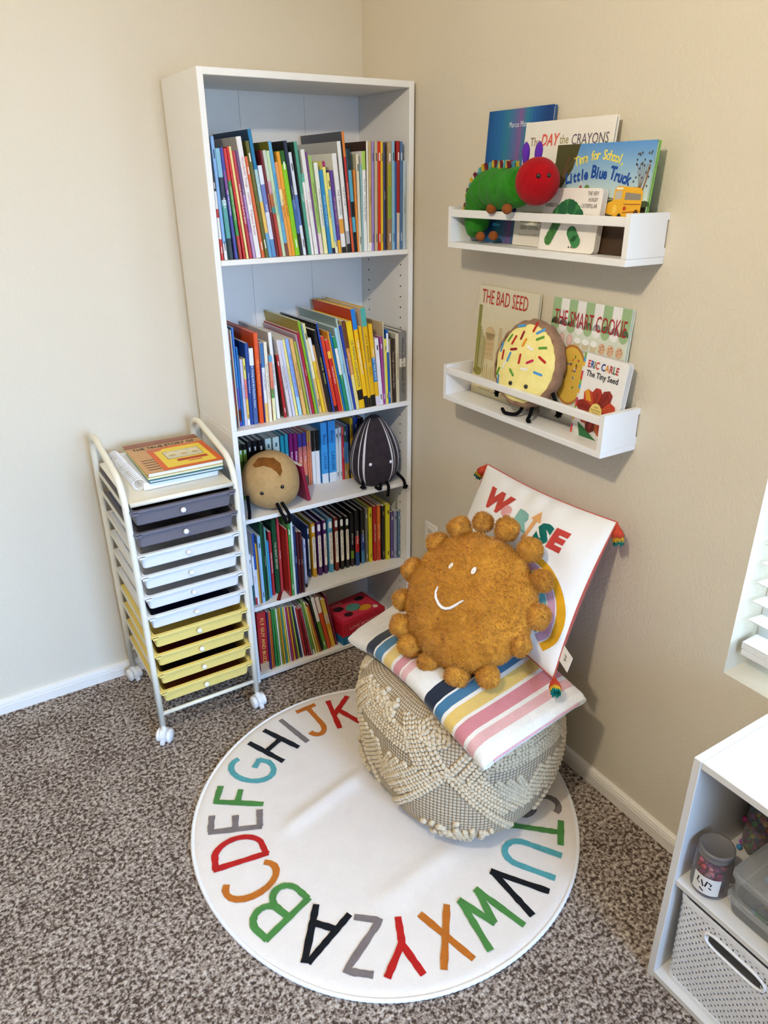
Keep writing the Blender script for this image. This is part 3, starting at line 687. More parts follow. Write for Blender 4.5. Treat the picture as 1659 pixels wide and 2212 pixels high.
ORD = ['first', 'second', 'third', 'fourth', 'fifth', 'sixth', 'seventh', 'eighth', 'ninth', 'tenth', 'eleventh', 'twelfth', 'thirteenth', 'fourteenth', 'fifteenth', 'sixteenth', 'seventeenth', 'eighteenth', 'nineteenth']
TENS = {20: 'twent', 30: 'thirt', 40: 'fort', 50: 'fift'}
def ordinal(n):
    if n < 20: return ORD[n - 1]
    t, u = n // 10 * 10, n % 10
    return TENS[t] + ('ieth' if u == 0 else 'y-' + ORD[u - 1])
SHELFNAME = {1: 'top', 2: 'second', 3: 'middle', 4: 'fourth', 5: 'lowest'}
def spine_book(k, shelf, x0, t, h, lean, off, cname, desc, txt, tcol):
    D = min(.255, .2884 - .006 - off, h * .95 if shelf in (1, 2) else h * .72)
    hard = t > .0125
    bd = .0022 if hard else max(.0005, min(.0009, t * .12)); c = min(.0018, t * .22)
    gloss = .3 if (k * 7) % 3 else .45
    parts = desc.split(); bands = []; e = 0.0; left = None
    if parts[0].startswith('L:'): left = parts[0][2:]; parts = parts[1:]
    if parts[0].startswith('e:'): parts = [parts[0][2:]] + parts[1:]
    for i in range(0, len(parts), 2):
        bands.append((e, float(parts[i]), parts[i + 1])); e = float(parts[i])
    main = max(bands, key=lambda q: q[1] - q[0])[2]
    mats = lambda hx: flat(hx, gloss, .5, .05)
    prof = [(0, D), (0, c), (c, 0), (t - c, 0), (t, c), (t, D), (t - bd, D), (t - bd, bd * 1.2), (bd, bd * 1.2), (bd, D)]
    n = len(prof); m = MB()
    px = 0 if lean <= 0 else t
    for z0, z1, hx in bands:
        vs = [(x - px, y, h * z) for z in (z0, z1) for x, y in prof]
        m.add(vs, [(i, i + 1, n + i + 1, n + i) for i in (1, 2, 3)], mats(hx))
        m.add(vs, [(i, (i + 1) % n, n + (i + 1) % n, n + i) for i in (4, 5, 6, 7, 8, 9)], mats(hx if z1 - z0 > .3 and len(bands) > 1 else main))
    m.add([(x - px, y, z) for z in (0, h) for x, y in prof], [(0, 1, n + 1, n)], mats(left or main))
    for zz, rev in ((0, 0), (h, 1)):
        vs = [(x - px, y, zz) for x, y in prof]
        for q in ((0, 1, 8, 9), (1, 2, 8), (2, 3, 7, 8), (3, 4, 7), (4, 5, 6, 7)):
            m.add(vs, [q if rev else q[::-1]], mats(main))
    panel = txt.startswith('|'); txt = txt.lstrip('|')
    if panel:
        a = Art(); rr_ = lambda z0, z1, q: [(z0 + .004, -q), (z1 - .004, -q), (z1, -q + .003), (z1, q - .003), (z1 - .004, q), (z0 + .004, q), (z0, q - .003), (z0, -q + .003)]
        a.poly(rr_(-h * .26, h * .34, t * .40), 'f3ecdc').poly(rr_(-h * .46, -h * .33, t * .36), 'f0eeea')
        a.lay_on(m, lambda p, q, e_: (t / 2 - px + q, -e_ * .6, h * .5 - p))
    if txt and t > .004:
        size = min(t * .62, .017)
        vs, _ = text2d(txt, size)
        wd = max(p[0] for p in vs) - min(p[0] for p in vs)
        L_ = min(wd * 1.15, h * .80)
        Art().text(txt, 0, 0, size, tcol or 'f4f4f4', width=L_).lay_on(m, lambda a, b_, e_: (t / 2 - px + b_ * .95, -e_ * .8, h * .52 - a))
    elif t > .007:
        # small unreadable print near head and foot of the spine
        a = Art(); col = tcol or ('f2f2f2' if sum(rgb(main)[:3]) < .9 else '3a3a44')
        a.rect(-h * .40, -t * .16, -h * .33, t * .16, col); a.rect(h * .34, -t * .12, h * .42, t * .12, col)
        a.lay_on(m, lambda p, q, e_: (t / 2 - px + q, -e_ * .8, h * .5 - p))
    Mx = Matrix.Translation((x0 + px, BYF + off, ZS[shelf] + .0004)) @ Matrix.Rotation(lean, 4, 'Y')
    o = m.build('book', M=Mx)
    MB().box((bd + .0001 - px, bd * 1.3, .002 + .001 * (hard)), (t - bd - .0001 - px, D - (.003 if hard else .0006), h - (.003 if hard else .0006)), PAGES).build('pages', o)
    idx = counts[shelf] = counts.get(shelf, 0) + 1
    tag(o, f'book with {cname} spine, {ordinal(idx)} from the left on the {SHELFNAME[shelf]} bookcase shelf', 'book', f'books on the {SHELFNAME[shelf]} bookcase shelf')
    return o
counts = {}
for k, row in enumerate(BOOKS):
    spine_book(k, *row)

def red_leaning_book():
    # the plum book that leans at the foot of the tan plush on the middle shelf
    m = MB().rbox((0, 0, 0), (.012, .13, .125), .001, flat('8c1c38', .35, .5, .05))
    Mx = Matrix.Translation((-.393, -.276, ZS[3] + .002)) @ Matrix.Rotation(-.16, 4, 'Y') @ Matrix.Rotation(.1, 4, 'Z')
    o = m.build('book', M=Mx)
    MB().box((.0015, .002, .125), (.0105, .128, .1253), PAGES).build('pages', o)
    tag(o, 'crimson book leaning behind the tan plush toy on the middle shelf', 'book')
red_leaning_book()
def bookmark():
    m = MB().box((0, 0, 0), (.012, .055, .0012), flat('7c1c20', .5, .4, .05))
    o = m.build('bookmark', M=Matrix.Translation((-.535, -.296, ZS[4] + .0005)) @ Matrix.Rotation(-.55, 4, 'Z'))
    tag(o, 'thin dark red bookmark lying on the fourth shelf before the green books', 'bookmark')
bookmark()
def game_box():
    o = MB().rbox((-.095, -.07, 0), (.095, .07, .034), .002, flat('1c6c98', .4, .4, .05)).build('game_box', M=Matrix.Translation((-.211, -.222, ZS[5] + .0005)) @ Matrix.Rotation(.12, 4, 'Z'))
    a = Art().rect(-.075, .008, -.03, .027, 'e8e8e8').rect(-.073, .010, -.032, .025, 'b02838', 1)
    m2 = MB(); a.lay_on(m2, lambda x, y, e: (x, -.07 - e, y)); m2.build('sticker', o)
    l = MB().rbox((-.0965, -.0715, .0342), (.0965, .0715, .092), .003, flat('b81c34', .35, .5, .08))
    a = Art()
    a.rect(-.085, -.06, .085, .06, 'd03850').ell(0, 0, .03, .024, '58988c', 1).ell(.035, -.028, .026, .018, 'e0a030', 1).ell(-.05, .02, .02, .016, '2a1820', 1).ell(-.04, -.03, .018, .014, '401828', 1).ell(.055, .035, .02, .014, '2a1820', 1).ell(.07, -.045, .010, .010, 'f0e0d0', 1)
    a.text('LOVE', -.04, .048, .02, 'f4b8b8', lay=2)
    a.lay_on(l, lambda x, y, e: (x, y, .092 + e))
    Art().text('LOVE MONSTER', 0, .062, .02, 'f0b0b8', width=.13).lay_on(l, lambda x, y, e: (x, -.0715 - e, y))
    l.build('lid', o)
    tag(o, 'red and blue game box lying flat on the lowest bookcase shelf', 'box')
game_box()

# ------------------------------------------------------------------ rolling cart with ten drawers
def arcpts(c, r, a0, a1, n=7):
    return [(c[0] + r * math.cos(math.radians(a0 + (a1 - a0) * k / n)), c[1] + r * math.sin(math.radians(a0 + (a1 - a0) * k / n))) for k in range(n + 1)]
def cart():
    XL_, XR_, YF_, YB_ = -.976, -.672, -.402, -.050
    ox, oy = (XL_ + XR_) / 2, (YF_ + YB_) / 2
    r = empty('rolling_cart', (ox, oy, 0))
    tag(r, 'cream metal rolling cart with ten plastic drawers beside the bookcase', 'cart')
    hx, y0, y1 = (XR_ - XL_) / 2, YF_ - oy, YB_ - oy
    for sx in (-1, 1):
        yz = [(y0, .056), (y0, .3), (y0, .55), (y0, .74)]
        yz += [(y0 + .004, .775), (y0 + .014, .808), (y0 + .032, .832), (y0 + .058, .846), (y0 + .09, .8535)]
        yz += [(y1 - .11, .880), (y1 - .075, .886), (y1 - .045, .883), (y1 - .020, .872), (y1 - .006, .853), (y1, .828), (y1, .6), (y1, .3), (y1, .056)]
        m = MB().tube([(sx * hx, y, z) for y, z in yz], .0092, CREAM_METAL, 14)
        for y in (y0, y1):
            m.tube([(sx * hx, y, .044), (sx * hx, y, .058)], .0065, CREAM_METAL, 10)
        m.build('side_frame', r)
    for y, z in ((y0, .095), (y1, .12)):
        MB().tube([(-hx + .006, y, z), (hx - .006, y, z)], .0062, CREAM_METAL, 12).build('cross_bar', r)
    # top tray
    m = MB(); zt = .785
    m.rbox((-hx + .010, y0 - .006, zt - .006), (hx - .010, y1 + .004, zt), .002, CREAM_METAL)
    m.tube([(-hx + .011, y0 - .004, zt - .004), (hx - .011, y0 - .004, zt - .004)], .007, CREAM_METAL, 12)
    m.tube([(-hx + .011, y1, zt - .007), (hx - .011, y1, zt - .007)], .006, CREAM_METAL, 12)
    m.build('top_tray', r)
    plum = flat('6d6a73', .35, .45, .03, 'grey_plastic'); wht = flat('e9e9ea', .35, .45, .02, 'white_plastic'); yel = flat('efd67c', .35, .45, .03, 'yellow_plastic')
    knobm = flat('f6f4f2', .25, .5, .01, 'white_knob')
    for i in range(10):
        zr = .764 - i * .0651
        for sx in (-1, 1):
            m = MB().box((sx * (hx - .0075) - .004, y0, zr - .0095), (sx * (hx - .0075) + .004, y1, zr - .0075), CREAM_METAL)
            m.box((sx * (hx - .004) - .0006, y0, zr - .015), (sx * (hx - .004) + .0006, y1, zr + .002), CREAM_METAL)
            m.build('rail', r)
        mat = plum if i < 2 else (wht if i < 6 else yel)
        d = MB(); yf, yb = y0 - .012, y1 - .01
        w0, w1 = hx - .0055, hx - .026            # half width at rim and at base
        z1_, z0_ = zr, zr - .050
        def ring(hw, ya, yb2, z, rad):
            p = []
            for cx, cy, a in ((hw - rad, yb2 - rad, 0), (-hw + rad, yb2 - rad, 90), (-hw + rad, ya + rad, 180), (hw - rad, ya + rad, 270)):
                for k in range(5):
                    an = math.radians(a + 90 * k / 4); p.append((cx + rad * math.cos(an), cy + rad * math.sin(an), z))
            return p
        rings = [ring(w0, yf, yb, z1_ - .006, .004), ring(w0, yf, yb, z1_, .004), ring(w0 - .012, yf + .010, yb - .01, z1_, .008), ring(w1 + .003, yf + .018, yb - .018, z0_ + .002, .007),
                 ]
        outer = [ring(w0, yf, yb, z1_ - .006, .004), ring(w0 - .010, yf + .008, yb - .008, z1_ - .004, .009), ring(w1 + .005, yf + .016, yb - .016, z0_ + .003, .007), ring(w1 + .002, yf + .019, yb - .019, z0_, .007)]
        for seq, flip in ((rings, False), (outer, True)):
            n = len(seq[0])
            for a, c in zip(seq[:-1], seq[1:]):
                d.add(a + c, [((k, (k + 1) % n, n + (k + 1) % n, n + k) if not flip else (k, n + k, n + (k + 1) % n, (k + 1) % n)) for k in range(n)], mat, False)
        n = 20
        d.add(rings[-1], [tuple(range(n))], mat); d.add(outer[-1], [tuple(range(n))[::-1]], mat)
        for sx in (-1, 1):
            d.box((sx * (w0 - .013) - .008, yf, z1_ - .012), (sx * (w0 - .013) + .008, yf + .006, z1_ - .004), mat)
        dr = d.build('drawer', r)
        kz = zr - .026
        MB().lathe([(.003, .0), (.003, .006), (.0062, .0085), (.0078, .012), (.0074, .016), (.0045, .0195), (0.00001, .0205)], knobm, 20, Matrix.Translation((-.006, yf + .016, kz)) @ Matrix.Rotation(math.radians(90), 4, 'X')).build('knob', dr)
    cs = flat('efedea', .3, .5, .01, 'caster_plastic')
    for sx, y, ang in ((-1, y0, -40), (1, y0, 8), (-1, y1, 15), (1, y1, -10)):
        Mx = Matrix.Translation((sx * hx, y - (.008 if y < 0 else -.0), .0)) @ Matrix.Rotation(math.radians(ang), 4, 'Z')
        m = MB()
        # hood: a rounded half drum over two wheels, axle along local x
        pr = []
        for k in range(15):
            a = math.radians(-35 + 250 * k / 14); pr.append((math.cos(a) * .0225, math.sin(a) * .0225 + .023))
        for hw in (.0085,):
            vs = [(sxx * hw, yy, zz) for sxx in (-1, 1) for yy, zz in pr]; n = len(pr)
            m.add(vs, [(i, i + 1, n + i + 1, n + i) for i in range(n - 1)] + [tuple(range(n))[::-1], tuple(range(n, 2 * n)), (0, n, 2 * n - 1, n - 1)], cs)
        m.box((-.006, -.026, .004), (.006, -.018, .014), cs)
        m.tube([(0, 0, .040), (0, 0, .052)], .0075, cs, 12)
        m.v = [tuple(Mx @ Vector(p)) for p in m.v]
        co = m.build('caster', r)
        for s2 in (-1, 1):
            wm = MB().lathe([(0.00001, -.0065), (.018, -.0065), (.0205, -.004), (.0212, 0), (.0205, .004), (.017, .0066), (0.00001, .0078)], cs, 24, Mx @ Matrix.Translation((s2 * .0158, 0, .0214)) @ Matrix.Rotation(math.radians(90 * s2), 4, 'Y'))
            wm.build('wheel', co)
    return r
cart()
def folders():
    for i, (h, dx, lab) in enumerate((('3c1c14', 0, 'dark brown folder lying in the top grey drawer of the cart'), ('141c44', 5, 'navy folder lying in the lowest white drawer of the cart'), ('5c1410', 7, 'dark red folder lying in the second yellow drawer of the cart'), ('241812', 8, 'dark brown folder lying in the third yellow drawer of the cart'), ('7c3c18', 9, 'rust folder lying in the lowest drawer of the cart'))):
        zr = .764 - dx * .0651
        o = MB().rbox((-.118, -.15, 0), (.118, .14, .014), .002, flat(h, .5, .4, .06)).build('folder', M=Matrix.Translation((-.824, -.226, zr - .0475)) @ Matrix.Rotation(.01 * i, 4, 'Z'))
        tag(o, lab, 'folder', 'folders in the cart drawers')
folders()

# ------------------------------------------------------------------ notebook and books on the cart
def cart_stack():
    z = .7862
    R_ = Matrix.Rotation(.02, 4, 'Z')
    def lay(name, x0, x1, y0, y1, t, cover, rot, pages=True, art=None, hard=False, pm=PAGES):
        nonlocal z
        cx, cy = (x0 + x1) / 2, (y0 + y1) / 2; hx, hy = (x1 - x0) / 2, (y1 - y0) / 2
        e = .002 if hard else .0006
        m = MB()
        m.box((-hx, -hy, 0), (hx, hy, e), cover).box((-hx, -hy, t - e), (hx, hy, t), cover).box((-hx, -hy, e), (-hx + e, hy, t - e), cover)
        if art: art.lay_on(m, lambda x, y, q: (x, y, t + q))
        o = m.build(name, M=Matrix.Translation((cx, cy, z)) @ Matrix.Rotation(rot, 4, 'Z'))
        MB().box((-hx + e, -hy + e * 1.5, e), (hx - e * 1.5, hy - e * 1.5, t - e), pm).build('pages', o)
        z += t + .0004
        return o
    # spiral bound notebook
    wp = flat('f0f0f4', .6, .3, .02, 'notebook_paper')
    m = MB().rbox((-.100, -.143, 0), (.112, .143, .022), .004, wp, None, 3)
    nb = m.build('spiral_notebook', M=Matrix.Translation((-.812, -.196, z)) @ R_)
    tag(nb, 'thick white spiral bound notebook at the bottom of the stack on the cart', 'notebook')
    coil = MB(); pts = []
    N_ = 25
    for k in range(N_ * 10 + 1):
        a = 2 * PI * k / 10; pts.append((-.109 + .0165 * math.cos(a), -.138 + .276 * k / (N_ * 10), .0190 + .0165 * math.sin(a)))
    coil.tube(pts, .0013, flat('f4f4f6', .3, .5, .01, 'coil_wire'), 5); coil.build('coil_binding', nb)
    z += .0224
    tag(lay('picture_book', -.893, -.684, -.355, -.078, .0095, flat('14606c', .35, .5, .05), -.02, hard=True), 'teal hardcover picture book above the notebook on the cart', 'book', 'picture books stacked on the cart')
    tag(lay('picture_book', -.895, -.684, -.350, -.082, .005, flat('d8dc7c', .35, .5, .05), -.01), 'pale yellow green paperback above the teal book on the cart', 'book', 'picture books stacked on the cart')
    a = Art()
    W_, H_ = .110, .133
    a.rect(-W_, -H_, W_, H_, 'c89c6c').rect(-W_, H_ - .034, W_, H_, '94604c', 1).rect(-W_, H_ - .037, W_, H_ - .034, '3a241c', 1)
    a.text('THE TRUE STORY OF', -.002, H_ - .058, .026, '2c201c', width=.185, lay=3, bold=.0006)
    for k in range(5): a.rect(-W_ + .014, -.03 - .02 * k, -.055 - .004 * (k % 2), -.024 - .02 * k, '5a4434', 1)
    a.rect(-.060, -H_, W_, .060, 'd8662c', 2).rect(-.045, -H_ + .016, W_ - .016, .046, 'ecd048', 3)
    a.ell(-.040, .044, .022, .013, 'c87050', 4)
    a.rect(-.026, -.052, .078, .014, '5c5448', 4).rect(-.0245, -.0505, .0765, .0125, 'd8d0b4', 5)
    for k in range(3): a.ell(-.006 + .033 * k, -.018, .014, .018, 'e8dcb8', 6).ell(-.006 + .033 * k, -.026, .011, .009, 'c0b080', 7)
    a.rect(-.006, -.082, .082, -.062, 'c8502c', 4).text('THREE LITTLE PIGS', .038, -.072, .012, '5a1c14', width=.078, lay=6).rect(.02, -.096, .06, -.087, 'd07050', 4)
    tag(lay('picture_book', -.894, -.6835, -.346, -.080, .0105, flat('c08858', .35, .5, .04), 0.0, art=a), 'brown paperback with a yellow picture panel, on top of the cart stack', 'book', 'picture books stacked on the cart')
cart_stack()

# ------------------------------------------------------------------ round alphabet rug
RC = Vector((-.546, -.990)); RR = .508
def rug_h(x, y):
    h = .0125
    for (a, b, amp, wd) in (((-.84, -.93), (-.50, -.845), .010, .022), ((-.75, -1.235), (-.42, -1.195), .006, .03), ((-.62, -1.36), (-.55, -1.1), .003, .03)):
        a = Vector(a); b = Vector(b); p = Vector((x, y)); t = max(0, min(1, (p - a).dot(b - a) / (b - a).length_squared))
        d = (p - a - (b - a) * t).length; e = min(1, 4 * t + .1, 4 * (1 - t) + .1)
        h += amp * e * math.exp(-(d / wd) ** 2)
    d = RR - (Vector((x, y)) - RC).length
    h -= .006 * math.exp(-(max(d, 0) / .008) ** 2)
    return h
RUG = pile_mat('rug_pile', 'ebe1d7', 260, .35, .003, .03, .3)
def letter(ch):
    """hand-brushed capital: list of strokes in a box x -.5...5, y -.5...5 (top = +y)"""
    def arc(cx, cy, rx, ry, a0, a1, n=14): return [(cx + rx * math.cos(math.radians(a0 + (a1 - a0) * k / n)), cy + ry * math.sin(math.radians(a0 + (a1 - a0) * k / n))) for k in range(n + 1)]
    return {
        'A': [[(-.34, -.5), (-.02, .5)], [(.04, .52), (.36, -.46)], [(-.24, -.17), (.26, -.14)]],
        'B': [[(-.3, -.5), (-.28, .5)], [(-.3, .47)] + arc(-.02, .22, .3, .25, 80, -80) + [(-.28, -.02)], [(-.28, -.02)] + arc(.0, -.25, .34, .24, 80, -80) + [(-.3, -.47)]],
        'C': [arc(.06, 0, .36, .47, 55, 310)],
        'D': [[(-.3, -.5), (-.3, .5)], [(-.32, .46)] + arc(-.1, 0, .42, .45, 70, -70) + [(-.32, -.46)]],
        'E': [[(-.26, -.5), (-.26, .5)], [(-.26, .46), (.28, .46)], [(-.26, 0), (.2, .01)], [(-.26, -.46), (.3, -.45)]],
        'F': [[(-.24, -.5), (-.26, .5)], [(-.26, .45), (.3, .47)], [(-.26, .02), (.22, .04)]],
        'G': [arc(.04, 0, .38, .47, 60, 330) + [(.36, .0)], [(.38, -.02), (.08, -.03)]],
        'H': [[(-.28, -.5), (-.28, .5)], [(.3, -.5), (.28, .5)], [(-.28, 0), (.3, .0)]],
        'I': [[(0, -.5), (0, .5)]],
        'J': [[(-.28, .46), (.3, .46)], [(.06, .46), (.08, -.2)] + arc(-.13, -.22, .21, .26, 0, -160)],
        'K': [[(-.26, -.5), (-.26, .5)], [(.3, .5), (-.24, -.02)], [(-.1, .1), (.32, -.5)]],
        'L': [[(-.22, .5), (-.22, -.46), (.28, -.46)]],
        'M': [[(-.36, -.5), (-.28, .5), (0, -.2), (.28, .5), (.36, -.5)]],
        'N': [[(-.3, -.5), (-.3, .5), (.3, -.48), (.3, .5)]],
        'O': [arc(0, 0, .38, .47, 0, 360, 22)],
        'P': [[(-.26, -.5), (-.26, .5)], [(-.28, .47)] + arc(-.02, .22, .3, .25, 80, -80) + [(-.26, -.02)]],
        'Q': [arc(0, 0, .38, .47, 0, 360, 22), [(.08, -.2), (.38, -.5)]],
        'R': [[(-.26, -.5), (-.26, .5)], [(-.28, .47)] + arc(-.02, .22, .3, .25, 80, -80) + [(-.26, -.02)], [(-.06, -.02), (.3, -.5)]],
        'S': [arc(.0, .24, .27, .24, 40, 260, 10) + arc(.0, -.24, .29, .25, 80, -150, 10)],
        'T': [[(-.34, .46), (.34, .45)], [(0, .46), (.02, -.5)]],
        'U': [[(-.3, .5), (-.3, -.16)] + arc(0, -.18, .3, .3, 180, 360) + [(.3, .5)]],
        'V': [[(-.34, .5), (.0, -.5)], [(-.02, -.48), (.34, .5)]],
        'W': [[(-.44, .5), (-.2, -.48)], [(-.22, -.46), (.0, .18)], [(-.0, .2), (.24, -.48)], [(.22, -.46), (.44, .5)]],
        'X': [[(-.3, .5), (.3, -.5)], [(.3, .5), (-.28, -.5)]],
        'Y': [[(-.32, .5), (.0, -.02), (.02, -.5)], [(.34, .5), (.0, -.04)]],
        'Z': [[(-.3, .46), (.3, .45), (-.28, -.45), (.32, -.46)]],
    }[ch]
def rug():
    m = MB()
    nr, na = 60, 120
    vs = []; fs = []
    for i in range(nr + 1):
        r = RR * i / nr
        for k in range(na):
            a = 2 * PI * k / na; wob = 1 + .006 * math.sin(3 * a + 1) * (i / nr) + .004 * math.sin(5 * a) * (i / nr)
            x, y = RC.x + r * wob * math.cos(a), RC.y + r * wob * math.sin(a)
            vs.append((x - RC.x, y - RC.y, rug_h(RC.x + r * math.cos(a), RC.y + r * math.sin(a))))
    for i in range(nr):
        for k in range(na):
            if i == 0:
                if k == 0: pass
                fs.append((k, na + k, na + (k + 1) % na)); continue
            fs.append((i * na + k, (i + 1) * na + k, (i + 1) * na + (k + 1) % na, i * na + (k + 1) % na))
    m.add(vs, fs, RUG, True)
    cols = dict(k='101012', g='4c8440', o='ba6a1e', d='b61d16', y='7b706e', t='55a0a6')
    angs = dict(A=-143.2, B=-160.7, C=-175.2, D=169.6, E=156.2, F=143.6, G=129.7, H=114.1, I=102.3, J=91.3, K=78.0, L=64, M=50, N=35, O=20, P=6, Q=-8, R=-21, S=-32.7, T=-43.8, U=-56.9, V=-71.2, W=-86.4, X=-102.2, Y=-116.6, Z=-128.8)
    colr = dict(zip('ABCDEFGHIJKLMNOPQRSTUVWXYZ', 'kgodygtkyodgtkyodgygtkgody'))
    cache = {}
    def pm(h):
        if h not in cache: cache[h] = pile_mat('dyed_pile_' + h, h, 260, .4, .003, .12, .15)
        return cache[h]
    for ch, an in angs.items():
        a = math.radians(an); up = Vector((math.cos(a), math.sin(a))); rt = Vector((up.y, -up.x))
        rr = .40 + (.006 if ch in 'GHIJ' else 0); sc = .138; sx = .100 if ch in 'EFIZ' else .118
        art = Art()
        for si, st in enumerate(letter(ch)):
            # densify so that the brushed edge can wobble
            d = []
            for p, q in zip(st[:-1], st[1:]):
                n = max(1, int((Vector(q) - Vector(p)).length * sc / .012))
                d += [tuple(Vector(p).lerp(Vector(q), k / n)) for k in range(n)]
            d.append(st[-1]); art.stroke([(x * sx, y * sc) for x, y in d], .0165, cols[colr[ch]], si, .12)
        def fn(x, y, e, up=up, rt=rt, rr=rr):
            p = RC + up * (rr + y) + rt * x
            return (p.x - RC.x, p.y - RC.y, rug_h(p.x, p.y) + .0012 + e)
        art.lay_on(m, fn, .02, pm, .0005)
    o = m.build('round_rug', loc=(RC.x, RC.y, 0))
    tag(o, 'round white rug with coloured alphabet letters around its edge on the carpet', 'rug')
    pts = []; rs = []
    n = 420
    for k in range(n):
        a = 2 * PI * k / n; wob = 1 + .006 * math.sin(3 * a + 1) + .004 * math.sin(5 * a)
        pts.append((RR * wob * math.cos(a), RR * wob * math.sin(a), .0062)); rs.append(.0056 if k % 2 else .0047)
    MB().tube(pts, rs, flat('f1eff0', .8, .2, .04, 'rug_binding'), 8, closed=True).build('bound_edge', o)
rug()

# ------------------------------------------------------------------ pouf
PC = (-.3272, -1.0051); PA, PB, PH, PROT, PE1, PE2 = .2398, .2745, .2000, .0167, .5129, .8113
PZ = .0125
def sgnpow(a, e): return math.copysign(abs(a) ** e, a)
def pouf_pt(th, z, off=0.0):
    """surface point of the pouf at azimuth th (rad) and height z above its base"""
    s = sgnpow(max(-1, min(1, (z - PH) / PH)), 1 / PE1); u = math.asin(max(-1, min(1, s)))
    V = math.atan2(sgnpow(PA * math.sin(th), 1 / PE2), sgnpow(PB * math.cos(th), 1 / PE2))
    c = max(0, math.cos(u)) ** PE1
    x = (PA + off) * c * sgnpow(math.cos(V), PE2); y = (PB + off) * c * sgnpow(math.sin(V), PE2)
    lump = 1 + .012 * math.sin(3 * th + z * 20) + .010 * math.sin(7 * th + 2)
    x *= lump; y *= lump
    zz = PH + (PH + off) * sgnpow(math.sin(u), PE1)
    cr_, sr = math.cos(PROT), math.sin(PROT)
    return Vector((x * cr_ - y * sr, x * sr + y * cr_, zz))
def pouf():
    mat = knit_mat()
    nth, nz = 144, 72
    m = MB(); uvs = []
    zs = [PH * (1 + math.sin(-PI / 2 + PI * j / nz)) for j in range(nz + 1)]
    vs = [pouf_pt(-PI + 2 * PI * i / nth, max(.0005, min(2 * PH - .0005, z))) for z in zs for i in range(nth + 1)]
    fs = [(j * (nth + 1) + i, j * (nth + 1) + i + 1, (j + 1) * (nth + 1) + i + 1, (j + 1) * (nth + 1) + i) for j in range(nz) for i in range(nth)]
    fs.append(tuple((nz) * (nth + 1) + i for i in range(nth))); fs.append(tuple(i for i in range(nth))[::-1])
    m.add(vs, fs, mat, True)
    o = m.build('pouf', loc=(PC[0], PC[1], PZ))
    arcl = [0]
    for j in range(1, nz + 1):
        arcl.append(arcl[-1] + (vs[j * (nth + 1) + 40] - vs[(j - 1) * (nth + 1) + 40]).length)
    uv = o.data.uv_layers.new(name='weave')
    for p in o.data.polygons:
        for li in p.loop_indices:
            vi = o.data.loops[li].vertex_index; j, i = divmod(vi, nth + 1)
            uv.data[li].uv = (2 * PI * i / nth * .262, arcl[min(j, nz)])
    tag(o, 'squashy cream woven pouf with tufted cords standing on the round rug', 'pouf')
    # tufted cords: chains of small cotton loops
    cord = flat('d4c2a4', .9, .15, .22, 'cotton_cord', scale=120)
    base = MB(); base.ball((0, 0, 0), 1, cord, 6, 4); bv, bf = base.v, base.f
    c = MB(); k_ = c.mi(cord)
    def bead(P, nrm, r, along):
        o_ = len(c.v); nrm = nrm.normalized(); t = along.normalized(); b_ = nrm.cross(t)
        for q in bv:
            c.v.append(tuple(P + t * (q[0] * r * 1.25) + b_ * (q[1] * r * .85) + nrm * (q[2] * r)))
        for f in bf: c.f.append([i + o_ for i in f]); c.m.append(k_); c.s.append(True)
    def chain(path, r=.0072, double=True):
        pts = [pouf_pt(t, z, .001) for t, z in path]; P = [pts[0]]; acc = []
        step = r * 1.75
        d = 0
        for a, b_ in zip(pts[:-1], pts[1:]):
            L_ = (b_ - a).length
            if L_ < 1e-6: continue
            while d < L_:
                acc.append((a.lerp(b_, d / L_), (b_ - a).normalized())); d += step
            d -= L_
        ctr = Vector((0, 0, PH))
        for i, (p, t) in enumerate(acc):
            n = (p - ctr); n.z *= .8; s = n.normalized().cross(t)
            if double:
                for q in (-1, 1):
                    bead(p + s * (q * r * .7), n, r * random.uniform(.85, 1.12), (t + s * (.8 * q)))
            else: bead(p + s * (random.uniform(-.4, .4) * r), n, r * random.uniform(.8, 1.15), t + s * random.uniform(-.8, .8))
    def seg(t0, z0, t1, z1, n=14): return [(math.radians(t0 + (t1 - t0) * k / n), z0 + (z1 - z0) * k / n) for k in range(n + 1)]
    for tc in (-133, -43, 47, 137):
        zc = .262
        for s in (-1, 1):
            chain(seg(tc, zc, tc + s * 15, zc + .095)); chain(seg(tc, zc, tc + s * 36, .075))
            for k in range(3):     # parallel cords between the two arms
                o1 = 6 + 5 * k
                chain(seg(tc + s * o1, zc - .004, tc + s * (o1 + 15), min(.375, zc + .10)), .0062)
            for k in range(6):
                o1 = 5 + 6.5 * k
                zt_ = zc - .006 - .004 * k
                if o1 < 44: chain(seg(tc + s * o1, zt_, tc + s * min(46, o1 + 26), max(.05, zt_ - .045 - .017 * (26 if o1 + 26 < 46 else 46 - o1) / 6)), .0064)
            for k in range(3):
                zz = .325 - .018 * k
                chain(seg(tc + s * 24, zz, tc + s * 46, zz - .004), .006)
        # rosette near the top and shaggy tuft near the foot
        for k in range(4):
            rr = .008 + .013 * k
            chain([(math.radians(tc - 9 + math.degrees(rr / .30) * math.cos(a)), .352 + rr * .55 * math.sin(a)) for a in [2 * PI * i / 20 for i in range(21)]], .0072, False)
        for k in range(70):
            t_ = math.radians(tc + 6 + random.gauss(0, 7)); z_ = max(.02, random.gauss(.075, .018))
            P = pouf_pt(t_, z_, .002); n = P - Vector((0, 0, PH)); bead(P, n, random.uniform(.006, .0095), Vector((random.uniform(-1, 1), random.uniform(-1, 1), random.uniform(-1, 1))).cross(n))
